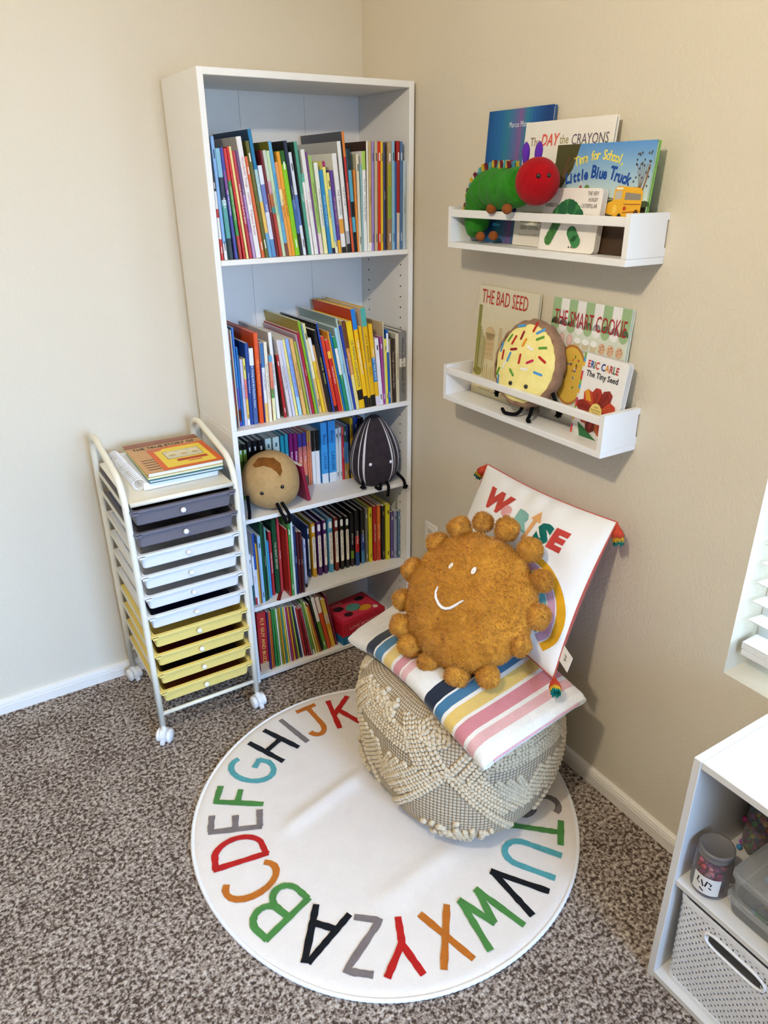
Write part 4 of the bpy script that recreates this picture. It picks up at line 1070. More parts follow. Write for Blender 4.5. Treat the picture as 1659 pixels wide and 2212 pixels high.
        for k in range(60):
            t_ = math.radians(tc - 4 + random.gauss(0, 8) - 46); z_ = random.gauss(.345, .012)
            P = pouf_pt(t_, min(.37, z_), .002); n = P - Vector((0, 0, PH)); bead(P, n, random.uniform(.006, .009), Vector((random.uniform(-1, 1), random.uniform(-1, 1), random.uniform(-1, 1))).cross(n))
    co = c.build('tufted_cord', o); co['kind'] = 'stuff'
pouf()

# ------------------------------------------------------------------ folded striped blanket on the pouf
def blanket():
    XF, XB, T = -.512, -.168, .040
    bands = [(-.740, -.842, 'e9e3d9'), (-.842, -.880, '1b1f2e'), (-.880, -.887, 'e9e3d9'), (-.887, -.920, '4c7a96'), (-.920, -.930, 'e9e3d9'), (-.930, -.965, 'e3c373'), (-.965, -.976, 'e9e3d9'), (-.976, -1.004, 'cf8c90'), (-1.004, -1.010, 'e9e3d9'), (-1.010, -1.033, 'e2b4b0'), (-1.033, -1.112, 'e9e3d9'), (-1.112, -1.149, '1b1f2e'), (-1.149, -1.154, 'e9e3d9'), (-1.154, -1.180, '3c6c8c'), (-1.180, -1.190, 'e9e3d9'), (-1.190, -1.222, 'dcba66'), (-1.222, -1.231, 'e9e3d9'), (-1.231, -1.265, 'cc8288'), (-1.265, -1.276, 'e9e3d9'), (-1.276, -1.300, 'dcaaa6'), (-1.300, -1.335, 'e9e3d9')]
    Y1, Y0 = bands[0][0], bands[-1][1]
    O = Vector((-.31, -1.02, .42))
    mats = {}
    for _, _, h in bands:
        if h not in mats: mats[h] = pile_mat('fleece_' + h, h, 240, .3, .0025, .07, .35)
    prof = [(-.70, .412), (-.77, .424), (-.88, .446), (-.965, .460), (-1.06, .464), (-1.13, .460), (-1.20, .448), (-1.26, .438), (-1.30, .432), (-1.335, .424)]
    def mid(y):
        for (a, za), (b, zb) in zip(prof[:-1], prof[1:]):
            if y >= b: return za + (zb - za) * max(0, min(1, (a - y) / (a - b)))
        return prof[-1][1]
    def top(x, y):
        z = (mid(y - .02) + mid(y) + mid(y + .02)) / 3
        ex = max(0, -.47 - x); k = max(0, min(1, (x + .45) / .2)); flat_ = .459
        zz = z * (1 - .55 * k) + min(flat_, max(z, .43)) * .55 * k
        return zz - 1.1 * ex ** 1.4 + .003 * math.sin(9 * x + 14 * y) + .002 * math.sin(31 * y + 6 * x) - .15 * max(0, x + .20)
    def yy(x, yf):      # the stripes fan out a little towards the wall
        q = (yf - Y1) / (Y0 - Y1); return yf + (x - XF) * (.30 * (1 - q) + .13 * q)
    def sec(yf, T_, x0=XF, x1=XB, drop=0.0):
        P = []; nx = 22; r = .020
        for k in range(nx + 1): x = x1 + (x0 + r - x1) * k / nx; P.append((x, yf, top(x, yf) - drop))
        zt = top(x0 + r, yf) - drop
        for k in range(1, 9):
            a = math.radians(90 + 20 * k); P.append((x0 + r + r * math.cos(a), yf, zt - T_ / 2 + T_ / 2 * math.sin(a)))
        for k in range(nx + 1): x = x0 + r + (x1 - x0 - r) * k / nx; P.append((x, yf, top(x, yf) - T_ - drop))
        for k in range(1, 5):
            a = math.radians(-90 + 36 * k); P.append((x1 + .012 * math.cos(a), yf, top(x1, yf) - T_ / 2 + T_ / 2 * math.sin(a) - drop))
        return [Vector((x, yy(x, y), z)) - O for x, y, z in P]
    m = MB()
    for y0, y1, h in bands:
        n = max(1, int(abs(y1 - y0) / .008)); ys = [y0 + (y1 - y0) * k / n for k in range(n + 1)]
        def TT(y):
            q = min(1, min(abs(y - Y0), abs(y - Y1)) / .02); return T * (.35 + .65 * math.sqrt(max(0, 1 - (1 - q) ** 2)))
        rows = [sec(y, TT(y), drop=(T - TT(y)) * .45) for y in ys]
        L_ = len(rows[0]); vs = [p for r in rows for p in r]
        m.add(vs, [(j * L_ + i, j * L_ + (i + 1) % L_, (j + 1) * L_ + (i + 1) % L_, (j + 1) * L_ + i) for j in range(n) for i in range(L_)], mats[h], True)
        if abs(y0 - Y1) < 1e-6: m.add(rows[0], [list(range(L_))[::-1]], mats[h])
        if abs(y1 - Y0) < 1e-6: m.add(rows[-1], [list(range(L_))], mats[h])
    o = m.build('striped_blanket', loc=O)
    tag(o, 'folded fleece blanket with navy, blue, yellow and pink stripes lying on the pouf', 'blanket')
    under = pile_mat('fleece_underside', 'e6e0e6', 240, .4, .003, .06, .35)
    for dx0, ya, drop, t_ in ((.010, Y0 + .004, .014, .010), (.020, Y0 + .012, .024, .010)):
        m = MB(); rows = [sec(ya + .10 * k / 8, t_ * (.5 + .5 * min(1, k)), XF + dx0, XB - .03, drop) for k in range(9)]
        L_ = len(rows[0]); vs = [p for r in rows for p in r]
        m.add(vs, [(j * L_ + i, (j + 1) * L_ + i, (j + 1) * L_ + (i + 1) % L_, j * L_ + (i + 1) % L_) for j in range(8) for i in range(L_)], under, True)
        m.add(rows[0], [list(range(L_))], under); m.build('under_fold', o)
    N_ = 80; pts = []
    for k in range(N_ + 1):
        x = XF + .03 + (XB - XF - .05) * k / N_; pts.append(Vector((x, yy(x, Y0) - .001, top(x, Y0) - .016 + .0012 * (k % 2))) - O)
    MB().tube(pts, .0024, flat('d9a5ae', .9, .1, .08, 'edge_stitch'), 6).build('stitched_edge', o)
blanket()

# ------------------------------------------------------------------ white cushion with WE RISE lettering
def cushion():
    A = Vector((-.045, -.742, .815)); B_ = Vector((-.045, -1.216, .822)); D = Vector((-.232, -1.246, .470)); E_ = Vector((-.232, -.76, .484))
    n = (B_ - A).cross(E_ - A).normalized()
    if n.x > 0: n = -n
    ctr = (A + B_ + D + E_) / 4
    T = .054
    def P(s, t, side):
        # edges drawn in between the corners
        ins = .055
        s2 = .5 + (s - .5) * (1 - ins * math.sin(PI * t) ** 1.0); t2 = .5 + (t - .5) * (1 - ins * math.sin(PI * s))
        b = E_.lerp(D, s2); a = A.lerp(B_, s2); p = b.lerp(a, t2)
        ex = .55 if side > 0 else .30
        q = max(0, 1 - (2 * s - 1) ** 2) ** ex * max(0, 1 - (2 * t - 1) ** 2) ** ex
        wr = .004 * math.sin(26 * s + 5 * t) * (1 - t) * q + .003 * math.sin(19 * t + 8 * s * s) * q + .003 * math.sin(40 * s) * max(0, t - .8) * 5 * (1 - abs(2 * s - 1))
        # a crease across the lower part where the cushion folds on the blanket
        cz = -.022 * math.exp(-((t - .17 - .05 * (s - .5)) / .05) ** 2) * q if side > 0 else 0
        return p + n * (side * T * q * (1 if side > 0 else 1.0) + (wr if side > 0 else 0) + cz)
    front = flat('f4f0ea', .75, .25, .03, 'cushion_cotton', 300, .25, .2)
    m = MB()
    f = lambda s, t, e: P(s, t, 1) + n * e - ctr
    m.grid(lambda u, v: P(u, v, 1) - ctr, 56, 56, front)
    terra = flat('c0574a', .8, .2, .05, 'terracotta_cotton', 200, .2, .2)
    a = Art()
    brick, pink, sage, peach, teal, red = 'c1453a', 'e3a3a0', '86b3a4', 'e6a869', '14685c', 'c8463e'
    sl = -.05
    a.text('W', .255, .800, .185, brick, lay=1, bold=.013, shear=.12)
    a.text('e', .372, .788, .145, pink, lay=1, bold=.010)
    a.text('R', .500, .765, .165, sage, lay=1, bold=.012)
    a.stroke([(.575, .66), (.592, .83)], .026, peach, 1).poly([(.555, .815), (.60, .885), (.632, .808)], peach, 1)
    a.text('S', .672, .748, .180, teal, lay=1, bold=.013, shear=.1)
    a.text('E', .770, .752, .180, red, lay=1, bold=.011, shear=.1)
    for k in range(9):
        a.rect(.185 + .016 * k, .715 + .02 * (k % 5), .192 + .016 * k, .718 + .02 * (k % 5), 'd8786c', 3) if k % 3 == 0 else None
    cx, cy = .665, .300
    for r_, wd, h in ((.298, .050, 'e0a020'), (.246, .052, 'd3a3b6'), (.192, .052, '6cb4b4'), (.134, .050, 'b03038')):
        a.arc(cx, cy, r_, 100, -38, wd + .012, 'f8f6f2', 0, 36); a.arc(cx, cy, r_, 100, -38, wd - .006, h, 1, 36)
    a.ell(.66, .20, .05, .035, '14584c', 2)
    a.lay_on(m, f, .035, lambda h: pile_mat('applique_' + h, h, 300, .3, .002, .10, .1) if h not in _ap else _ap[h], eps=.0008)
    o = m.build('cushion', loc=ctr)
    tag(o, 'square white cushion with WE RISE lettering and rainbow, leaning on the right wall', 'cushion')
    b = MB().grid(lambda u, v: P(1 - u, v, -1) - ctr, 40, 40, terra); b.build('back_cover', o)['label'] = 'terracotta back of the cushion'
    # piping seam
    edge = [(k / 40, 0) for k in range(40)] + [(1, k / 40) for k in range(40)] + [(1 - k / 40, 1) for k in range(40)] + [(0, 1 - k / 40) for k in range(40)]
    MB().tube([P(s, t, 1) - ctr for s, t in edge], .0018, terra, 6, closed=True).build('seam', o)
    # care tag
    tg = MB(); p = P(1, .16, 1) - ctr; ax = (D - B_).normalized(); sx = Vector((-.25, -.92, -.2)).normalized()
    for w_, h in ((0, 'f0ece4'),):
        q = [p - ax * .018, p + ax * .018, p + ax * .018 + sx * .042, p - ax * .018 + sx * .042]
        nn = (q[1] - q[0]).cross(q[2] - q[1]).normalized() * .0005
        tg.add([v + nn for v in q] + [v - nn for v in q], [(0, 1, 2, 3), (7, 6, 5, 4), (0, 4, 5, 1), (1, 5, 6, 2), (2, 6, 7, 3), (3, 7, 4, 0)], flat(h, .8, .2, .03))
    e1 = (q[3] - q[0]).normalized(); e2 = (q[1] - q[0]).normalized(); c0 = (q[0] + q[2]) / 2
    for sgn in (1, -1):
        Art().text('pk', 0, 0, .014, '4a4038', bold=.0002).lay_on(tg, lambda x, y, e, sgn=sgn: c0 + e1 * (y) + e2 * (x * sgn) + nn * (sgn * (1 + .6)) )
    tg.build('care_tag', o)
    # tassels
    for s, t, dr in ((1, 1, Vector((-.08, -.30, -.95))), (1, 0, Vector((-.25, -.2, -.9))), (0, 1, Vector((-.2, .5, -.8))), (0, 0, Vector((-.2, .4, -.8)))):
        p = P(s, t, 1) - ctr; dr = dr.normalized()
        if (s, t) == (1, 0): p = p + Vector((-.004, -.004, .012)); dr = Vector((-.55, -.72, -.22)).normalized()
        q = dr.orthogonal().normalized(); w_ = dr.cross(q)
        t0 = MB(); t0.tube([p, p + dr * .010], .0022, flat('c4472e', .85, .2, .08), 8)
        t0.ball(p + dr * .013, .0065, flat('c4472e', .85, .2, .08), 12, 8)
        tas = None
        for i, (h, l0, l1, r0, r1) in enumerate((('0f7468', .018, .054, .004, .0115), ('d9a62c', .016, .046, .0045, .0125), ('c4472e', .012, .036, .005, .0135))):
            mm = t0 if i == 2 else MB()
            N_ = 40; mat = flat(h, .85, .2, .1)
            for k in range(N_):
                a0 = 2 * PI * k / N_; dd = q * math.cos(a0) + w_ * math.sin(a0); jit = random.uniform(.9, 1.06)
                mm.tube([p + dr * l0 + dd * r0 * .7, p + dr * (l0 + (l1 - l0) * .45) + dd * (r0 + (r1 - r0) * .62), p + dr * (l1 * jit) + dd * r1], [.0012, .0013, .0010], mat, 4)
            if i == 2: tas = mm.build('tassel', o)
            else: sub = mm; 
            if i == 0: m_teal = mm
            elif i == 1: m_yel = mm
        m_teal.build('tassel_tier', tas); m_yel.build('tassel_tier', tas)
_ap = {}
_pm = pile_mat
def _cached(name, h, *a):
    if h not in _ap: _ap[h] = _pm(name, h, *a)
    return _ap[h]
cushion()

# ------------------------------------------------------------------ round mustard sun cushion
FUR = pile_mat('mustard_plush', 'cd9034', 90, .5, .004, .08, .2, dark='b07420')
FUR2 = pile_mat('mustard_pompom', 'd09438', 90, .5, .004, .08, .2, dark='b47824')
def furry(m, mat, count, length, width):
    """covers the collected surface with short tapering plush fibres"""
    tri = []; acc = []; tot = 0.0
    V = [Vector(p) for p in m.v]
    for f in m.f:
        for k in range(1, len(f) - 1):
            a, b, c = V[f[0]], V[f[k]], V[f[k + 1]]; ar = (b - a).cross(c - a).length / 2
            if ar > 1e-12: tot += ar; tri.append((a, b, c)); acc.append(tot)
    import bisect
    ctr = sum(V, Vector()) / len(V); vs = []; fs = []
    rnd = random.Random(len(V) + count)
    for _ in range(count):
        a, b, c = tri[min(len(tri) - 1, bisect.bisect_left(acc, rnd.random() * tot))]
        u, v = rnd.random(), rnd.random()
        if u + v > 1: u, v = 1 - u, 1 - v
        p = a + (b - a) * u + (c - a) * v; n = (b - a).cross(c - a).normalized()
        if n.dot(p - ctr) < 0: n = -n
        # tufts: neighbouring fibres lean the same way
        s = Vector((math.sin(70 * p.x + 31 * p.y), math.sin(63 * p.y - 40 * p.x + 2), math.sin(80 * p.z + 30 * p.x)))
        d = (n + s * .55 + Vector((rnd.uniform(-1, 1), rnd.uniform(-1, 1), rnd.uniform(-1, 1))) * .45).normalized()
        L_ = length * rnd.uniform(.6, 1.1); w_ = d.cross(Vector((rnd.uniform(-1, 1), rnd.uniform(-1, 1), rnd.uniform(-1, 1)))).normalized() * (width * .5)
        k = len(vs); q = p + d * (L_ * .55) + n * (L_ * .05)
        vs += [p - w_ - n * .0006, p + w_ - n * .0006, q + w_ * .8, q - w_ * .8, p + d * L_]
        fs += [(k, k + 1, k + 2, k + 3), (k + 3, k + 2, k + 4)]
    return m.add(vs, fs, mat, True)
def sun():
    n = Vector((-.734, -.339, .587)).normalized(); up = (Vector((0, 0, 1)) - n * n.z).normalized(); rt = up.cross(n)
    c = Vector((-.33, -1.041, .609)); Mx = frame(c, rt, up, n)
    R_ = .166; T = .066
    def body(p):
        x, y, z = p; r = math.hypot(x, y)
        an = math.atan2(y, x)
        wob = 1 + .018 * math.sin(15 * an) + .01 * math.sin(4 * an + 1)
        zz = sgnpow(z, .85)
        dim = -.10 * math.exp(-((x - .25) ** 2 + (y + .25) ** 2) / .02) - .12 * math.exp(-((x + .3) ** 2 + (y + .55) ** 2) / .015) - .08 * math.exp(-((x - .1) ** 2 + (y - .35) ** 2) / .03) + .05 * math.sin(6 * x + 2 * y)
        return (x * wob, y * wob, zz * (1 + (dim if z > 0 else 0)))
    m = MB(); m.ball((0, 0, 0), (R_, R_, T), FUR, 96, 48, None, body); furry(m, FUR, 34000, .0085, .0011)
    o = m.build('sun_cushion', M=Mx)
    tag(o, 'round mustard plush sun cushion with smiling face and pompom rays', 'cushion')
    def surf(x, y, lift=.002):
        q = min(.98, math.hypot(x, y) / R_); z = T * (math.sqrt(1 - q * q)) ** .85
        xx, yy = x / R_, y / R_
        dim = -.10 * math.exp(-((xx - .25) ** 2 + (yy + .25) ** 2) / .02) - .12 * math.exp(-((xx + .3) ** 2 + (yy + .55) ** 2) / .015) - .08 * math.exp(-((xx - .1) ** 2 + (yy - .35) ** 2) / .03) + .05 * math.sin(6 * xx + 2 * yy)
        return (x, y, z * (1 + dim) + lift)
    thread = flat('f4ece2', .7, .3, .04, 'white_embroidery', 400, .3)
    for ex, ey, w_, h_, rot in ((-.0517, .0673, .0048, .0085, -.25), (.0104, .0712, .0055, .0095, -.2)):
        m = MB(); Art().ell(ex, ey, w_, h_, thread, 1, 20, rot=rot).lay_on(m, lambda x, y, e: surf(x, y, .0035)); m.build('eye', o)
    sm = [(-.0669, .0095), (-.068, -.004), (-.0631, -.0175), (-.0501, -.0305), (-.0385, -.0358), (-.0285, -.0358), (-.0165, -.030), (-.007, -.0213), (.002, -.012), (.0106, -.0038)]
    MB().tube([surf(x, y, .0015) for x, y in sm], [.0022, .0032, .0038, .0042, .0042, .004, .0038, .0034, .003, .002], thread, 8).build('smile', o)
    pom = [(-.1265, .1144), (-.083, .1643), (-.0289, .1935), (.0348, .1927), (.1052, .158), (.1541, .0957), (.1687, .0149), (.1497, -.0579), (.100, -.152), (.0266, -.1760), (-.0537, -.1712), (-.1135, -.1475), (-.1504, -.108), (-.1700, -.0464), (-.1690, .0318)]
    for i, (x, y) in enumerate(pom):
        r0 = .0275 + .0025 * math.sin(i * 2.3)
        k = 1.02
        def lump(p, i=i): 
            s = 1 + .05 * math.sin(5 * p[0] + i) + .04 * math.sin(6 * p[1] + 2 * i) + .03 * math.sin(8 * p[2])
            return (p[0] * s, p[1] * s, p[2] * s)
        furry(MB().ball((x * k, y * k, .004), r0, FUR2, 24, 16, None, lump), FUR2, 34000 // 16, .0075, .0011).build('pompom', o)
    return o
SUN = sun()

# ------------------------------------------------------------------ two wall shelves
def wall_shelf(z0, y0, y1, label):
    d, b, h = .1137, .014, .098
    r = empty('wall_shelf', (0, (y0 + y1) / 2, z0)); oy = (y0 + y1) / 2
    tag(r, label, 'shelf', 'white wall shelves with a front rail')
    hy = (y1 - y0) / 2
    MB().rbox((-d, -hy, 0), (-.0002, hy, b), .001, WHITE2, None, 1).build('shelf_board', r)
    for s in (-1, 1):
        a, c = (-hy, -hy + .0125) if s < 0 else (hy - .0125, hy)
        m = MB()
        prof = [(-d, b + .0004), (-.0002, b + .0004), (-.0002, b + .017), (-.0045, b + .017), (-.0045, h - .014), (-.0002, h - .014), (-.0002, h), (-d, h)]
        n = len(prof); vs = [(x, a, z) for x, z in prof] + [(x, c, z) for x, z in prof]
        m.add(vs, [(i, (i + 1) % n, n + (i + 1) % n, n + i)[::-1] for i in range(n)] + [(0, 1, 2, 3), (0, 3, 4, 7), (4, 5, 6, 7)] + [(n + 3, n + 2, n + 1, n), (n + 7, n + 4, n + 3, n), (n + 7, n + 6, n + 5, n + 4)], WHITE2)
        m.build('end_panel', r)
    MB().rbox((-d, -hy + .0125, .0735), (-d + .012, hy - .0125, .0915), .0012, WHITE2, None, 1).build('front_rail', r)
    return r
ZA, ZB = 1.391, .9874
wall_shelf(ZA, -1.2043, -.6162, 'upper white wall shelf with front rail, holding the green plush caterpillar')
wall_shelf(ZB, -1.2008, -.6142, 'lower white wall shelf with front rail, holding the yellow cookie cushion')

def front_book(label, zf, yl, w, h, xb, xt, t, cover, art, board=False, roll=0.0, pm=PAGES, spine=None):
    """book standing face-out; (xb, xt) = front face distance from the wall at foot and head; left edge at yl"""
    up = Vector((xt - xb, 0, math.sqrt(max(1e-6, h * h - (xt - xb) ** 2)))).normalized()
    rt = Vector((0, -1, 0)); n = rt.cross(up)
    Mx = frame((xb, yl, zf + .0008), rt, up, n) @ Matrix.Rotation(roll, 4, 'Z')
    if n.x > 0: raise ValueError
    m = MB(); e = .0022 if not board else .0016
    cv = flat(cover, .3, .5, .04)
    if board:
        rc = .010
        def outline(z):
            p = [(0, 0, z)]
            for cx, cy, a in ((w - rc, rc, -90), (w - rc, h - rc, 0)):
                for k in range(6): an = math.radians(a + 90 * k / 5); p.append((cx + rc * math.cos(an), cy + rc * math.sin(an), z))
            return p + [(0, h, z)]
        def slab(mm, za, zb, mat):
            A_, B_ = outline(za), outline(zb); k = len(A_)
            mm.add(A_ + B_, [(i, (i + 1) % k, k + (i + 1) % k, k + i) for i in range(k)] + [tuple(range(k))[::-1], tuple(range(k, 2 * k))], mat)
        slab(m, -t, -t + e, cv); slab(m, -e, 0, cv); m.box((-.0004, 0, -t), (e, h, 0), flat(spine or cover, .35, .5, .05))
    else:
        m.rbox((0, 0, -e), (w, h, 0), .0008, cv, None, 1).rbox((0, 0, -t), (w, h, -t + e), .0008, cv, None, 1).rbox((-.0003, 0, -t), (e, h, 0), .0008, flat(spine or cover, .35, .5, .05), None, 1)
    art.lay_on(m, lambda x, y, q: (x, y, q))
    o = m.build('face_out_book', M=Mx)
    p = MB()
    if board:
        nsh = 5
        for k in range(nsh):
            za = -t + e + (t - 2 * e) * k / nsh; zb = za + (t - 2 * e) / nsh - .0004; slab(p, za + .0002, zb, flat('d8d4cc', .5, .3, .04))
    else: p.box((e, .003, -t + e), (w - .004, h - .003, -e), pm)
    p.build('pages', o)
    return tag(o, label, 'book', 'face-out books on the wall shelves')
def mx(a, b, k): return ''.join('%02x' % int(int(a[i:i + 2], 16) * (1 - k) + int(b[i:i + 2], 16) * k) for i in (0, 2, 4))

# 1 deep blue book
w_, h_ = .226, .297
a = Art()
bands = ['16508c', '1c5c98', '20649c', '2c7490', '4c6a9c', '7a5c94', '2a7a98', '205c9c', '184c88', '123c78']
for k in range(20): a.rect(w_ * k / 20, 0, w_ * (k + 1) / 20, h_, mx(bands[k // 2], bands[min(9, k // 2 + 1)], .5 * (k % 2)), 0)
a.text('Marcus Pfister', .115, h_ - .034, .017, 'e8eef4', width=.07, lay=2)
for x, y, rx, ry, h in ((.115, .165, .026, .017, '8a96b4'), (.095, .120, .040, .052, '24285c'), (.04, .15, .010, .035, '8a9cbc'), (.14, .11, .04, .05, '24285c')): a.ell(x, y, rx, ry, h, 2, rot=-.3)
random.seed(3)
for k in range(22): a.ell(.066 + .026 * (k % 4) + random.uniform(-.005, .005), .085 + .016 * (k // 4), .009, .008, ['dcdcd8', 'a02c50', 'e4e4e0', '2c7484', '5c3c7c'][k % 5], 3, 12)
front_book('blue book at the far left of the upper wall shelf, behind the plush caterpillar', ZA + .014, -.640, w_, h_, -.034, -.014, .010, '184c88', a)
# 2 white crayon book
w_, h_ = .270, .264
a = Art()
x0 = .02
a.text('The', .038, .222, .026, '8a6a4c', stretch=.8, lay=1).text('DAY', .083, .224, .034, 'e0584c', stretch=.8, lay=1, bold=.0006, shear=.2).text('the', .130, .224, .026, '9c8c4c', stretch=.8, lay=1).text('CRAYONS', .205, .222, .030, '5c5064', width=.105, lay=1)
a.text('Came', .056, .180, .026, '8c9048', stretch=.8, lay=1, shear=.1)
a.poly([(.102, .03), (.124, .03), (.124, .15), (.102, .15)], 'c4b43c', 1).poly([(.102, .15), (.124, .15), (.117, .166), (.114, .182), (.110, .166)], '3c4034', 2).rect(.102, .138, .124, .143, '4c4c30', 2)
a.stroke([(.102, .095), (.085, .10), (.078, .112)], .002, 'a04838', 2).rect(.14, .188, .15, .196, '2c2c34', 1)
a.rect(.02, .052, .10, .075, 'a08c54', 1)
for k in range(9): a.ell(.026 + .009 * k, .064, .003, .006, '2c2418', 2, 8)
a.text('DREW DAYWALT', .058, .040, .013, '6c685c', width=.07, lay=1).text('Illustrated by OLIVER JEFFERS', .065, .024, .009, 'a8a498', width=.09, lay=1)
front_book('white book with crayon lettering in the middle of the upper wall shelf', ZA + .014, -.793, w_, h_, -.050, -.028, .010, 'efe9df', a)
# 3 blue landscape picture book
w_, h_ = .268, .213
a = Art()
for k in range(40): a.rect(0, .100 + .0113 / 4 * k, w_, .100 + .0113 / 4 * (k + 1), mx('d3e0d0', '5c94d0', k / 39), 0)
a.rect(0, 0, w_, .095, '3c2a1a', 0).rect(0, .085, w_, .103, '5c7040', 0)
for k in range(6): a.ell(.10 + .018 * k, .104, .012, .006, '84704c', 0)
for k in range(12): a.ell(.02 + .022 * k, .099, .013, .006, '3c4c2c', 1, 12)
a.poly([(0, 0), (.008, .1), (.030, .13), (.055, .165), (.068, h_), (0, h_)], '4a4622', 1).poly([(0, 0), (.012, 0), (.012, .09), (.045, .19), (.038, .19), (.006, .10), (0, .11)], '5c4630', 2)
for k in range(5): a.stroke([(.010, .09 + .01 * k), (.03 + .008 * k, .15 + .01 * k)], .0016, '6c5434', 3)
a.stroke([(.247, .03), (.245, .10), (.238, .13)], .007, '8c6a4c', 1).stroke([(.246, .10), (.256, .14), (.26, .17)], .004, '8c6a4c', 1)
for k in range(26): a.ell(.225 + random.uniform(0, .036), .125 + random.uniform(0, .075), .002, .0025, '4c4c54', 2, 6)
for k in range(6): a.stroke([(.244, .12), (.23 + .006 * k, .17 + .003 * (k % 3))], .0012, '7c6450', 1)
for i, ch in enumerate('Time for School,'):
    u = i / 15; a.text(ch, .064 + .128 * u, .176 + .014 * math.sin(PI * (u * .9 + .05)) , .026, 'f0e064', stretch=.85, rot=.32 - .72 * u, lay=2, bold=.0006)
for i, ch in enumerate('Little Blue Truck'):
    u = i / 16; a.text(ch, .044 + .168 * u, .142 + .014 * math.sin(PI * (u * .9 + .05)) + (.002 if ch in 'LBT' else -.001), .034 if ch in 'LBT' else .030, '1c4c9c', stretch=.8, rot=.22 - .5 * u, lay=2, bold=.0012)
_n0 = len(a.items)
a.poly([(.075, .056), (.075, .072), (.086, .086), (.097, .072), (.097, .056)], 'b0402c', 2).ell(.104, .074, .009, .012, '6c8c4c', 1).poly([(.084, .086), (.088, .086), (.086, .098)], 'e8e8e8', 3).ell(.02, .07, .022, .008, 'b4783c', 2)
# yellow school bus
a.poly([(.165, .018), (.163, .040), (.170, .052), (.182, .056), (.184, .078), (.192, .084), (.25, .080), (.256, .070), (.256, .030), (.20, .014)], 'eab02c', 3)
a.poly([(.186, .058), (.187, .074), (.203, .075), (.204, .060)], 'b8b4a8', 4).poly([(.212, .058), (.213, .072), (.252, .069), (.253, .058)], '8c8478', 4).rect(.188, .077, .205, .081, 'f4ecd0', 5)
a.stroke([(.166, .030), (.188, .026)], .004, '4c443c', 5).stroke([(.166, .024), (.188, .020)], .003, 'd8d0c0', 5)
for x, y in ((.205, .022), (.246, .030)): a.ell(x, y, .0065, .0105, '2c2418', 5).ell(x, y, .003, .005, 'd8b04c', 6)
a.stroke([(.212, .050), (.254, .050)], .0016, 'a05020', 5).stroke([(.212, .034), (.254, .038)], .0016, 'a05020', 5).ell(.216, .042, .004, .004, 'c03c28', 5)
a.ell(.190, .040, .006, .009, 'f4c850', 4)
for k in range(5): a.ell(.225 + .006 * k, .012 + .003 * (k % 2), .0022, .0018, 'd0c8b8', 4, 8)
for _k in range(_n0, len(a.items)):
    _v, _f, _h, _l = a.items[_k]; a.items[_k] = ([(p[0], p[1] + .048) for p in _v], _f, _h, _l)
front_book('sky blue landscape picture book at the right of the upper wall shelf', ZA + .014, -.921, w_, h_, -.066, -.046, .011, '7cb04c', a)
# 4 white board book
w_, h_ = .168, .128
a = Art()
for i, s in enumerate(('LA ORUGA', 'MUY', 'HAMBRIENTA')): a.text(s, .006 + (.015, .0065, .019)[i], .117 - .012 * i, .0115, '4c4440', width=(.030, .013, .038)[i], lay=1)
for i, s in enumerate(('THE VERY', 'HUNGRY', 'CATERPILLAR')): a.text(s, .158 - (.015, .013, .022)[i], .117 - .012 * i, .0115, '4c4440', width=(.030, .026, .044)[i], lay=1)
a.text('by Eric Carle', .140, .074, .008, '5c5450', width=.026, lay=1)
random.seed(5)
# leaf-green blotches in place of the printed picture
for k in range(9): a.ell(.044 + .0085 * k, .068 + .024 * math.sin(PI * (k + .6) / 9.2), .0125, .015, ['2c6c3c', '3c8048', '24603c'][k % 3], 1 + k % 3, 14)
for k in range(5): a.ell(.030 + .005 * k, .022 + .009 * k, .012, .012, ['4c8440', '3c7438'][k % 2], 2 + k % 2, 14)
for k in range(4): a.ell(.098 + .005 * k, .040 - .006 * k, .014, .013, ['2c6c3c', '3c8048'][k % 2], 2 + k % 2, 14)
for x in (.026, .034, .096, .104, .112): a.ell(x, .012 - (.006 if x > .09 else 0) + .004, .0022, .002, '3c3028', 2, 8)
front_book('small white board book with green blotches, in front on the upper wall shelf', ZA + .014, -.924, w_, h_, -.087, -.075, .016, 'f1eae2', a, board=True)
# 5 beige book, red lettering
w_, h_ = .232, .291
a = Art()
for k in range(8): a.rect(0, h_ * k / 8, w_, h_ * (k + 1) / 8, mx('d9cba0', 'ddd4b8', k / 7), 0)
a.rect(.004, .062, .018, .24, '8c8a48', 1)
for k in range(7): a.stroke([(.006 + .006 * k, .065), (.010 + .0052 * k, .20 - .008 * k)], .003, ['9c9450', 'a8a060', '7c7c3c'][k % 3], 2)
a.rect(.040, .10, .080, .17, 'cdb588', 1).ell(.060, .17, .020, .018, 'cdb588', 1).rect(.094, .11, .108, .19, 'c8b48c', 1)
for k in range(12): a.rect(.046 + .010 * (k % 3), .11 + .014 * (k // 3), .050 + .010 * (k % 3), .118 + .014 * (k // 3), 'b8a070', 2)
for k in range(10): a.stroke([(.045 + .008 * k, .02), (.040 + .009 * k, .075 + .006 * (k % 3))], .003, ['b09c60', 'c0ac70'][k % 2], 1)
a.ell(.02, .062, .018, .012, '8c8440', 3).rect(0, 0, w_, .030, 'e0d4ac', 3)
a.text('THE BAD SEED', .104, h_ - .030, .052, 'b83424', width=.182, lay=4, rot=-.01)
a.text('written by JORY JOHN', .07, .018, .010, '6c5c3c', width=.08, lay=4)
front_book('beige book with red title at the left of the lower wall shelf', ZB + .014, -.634, w_, h_, -.030, -.012, .010, 'd8cca8', a, spine='8c1c20')
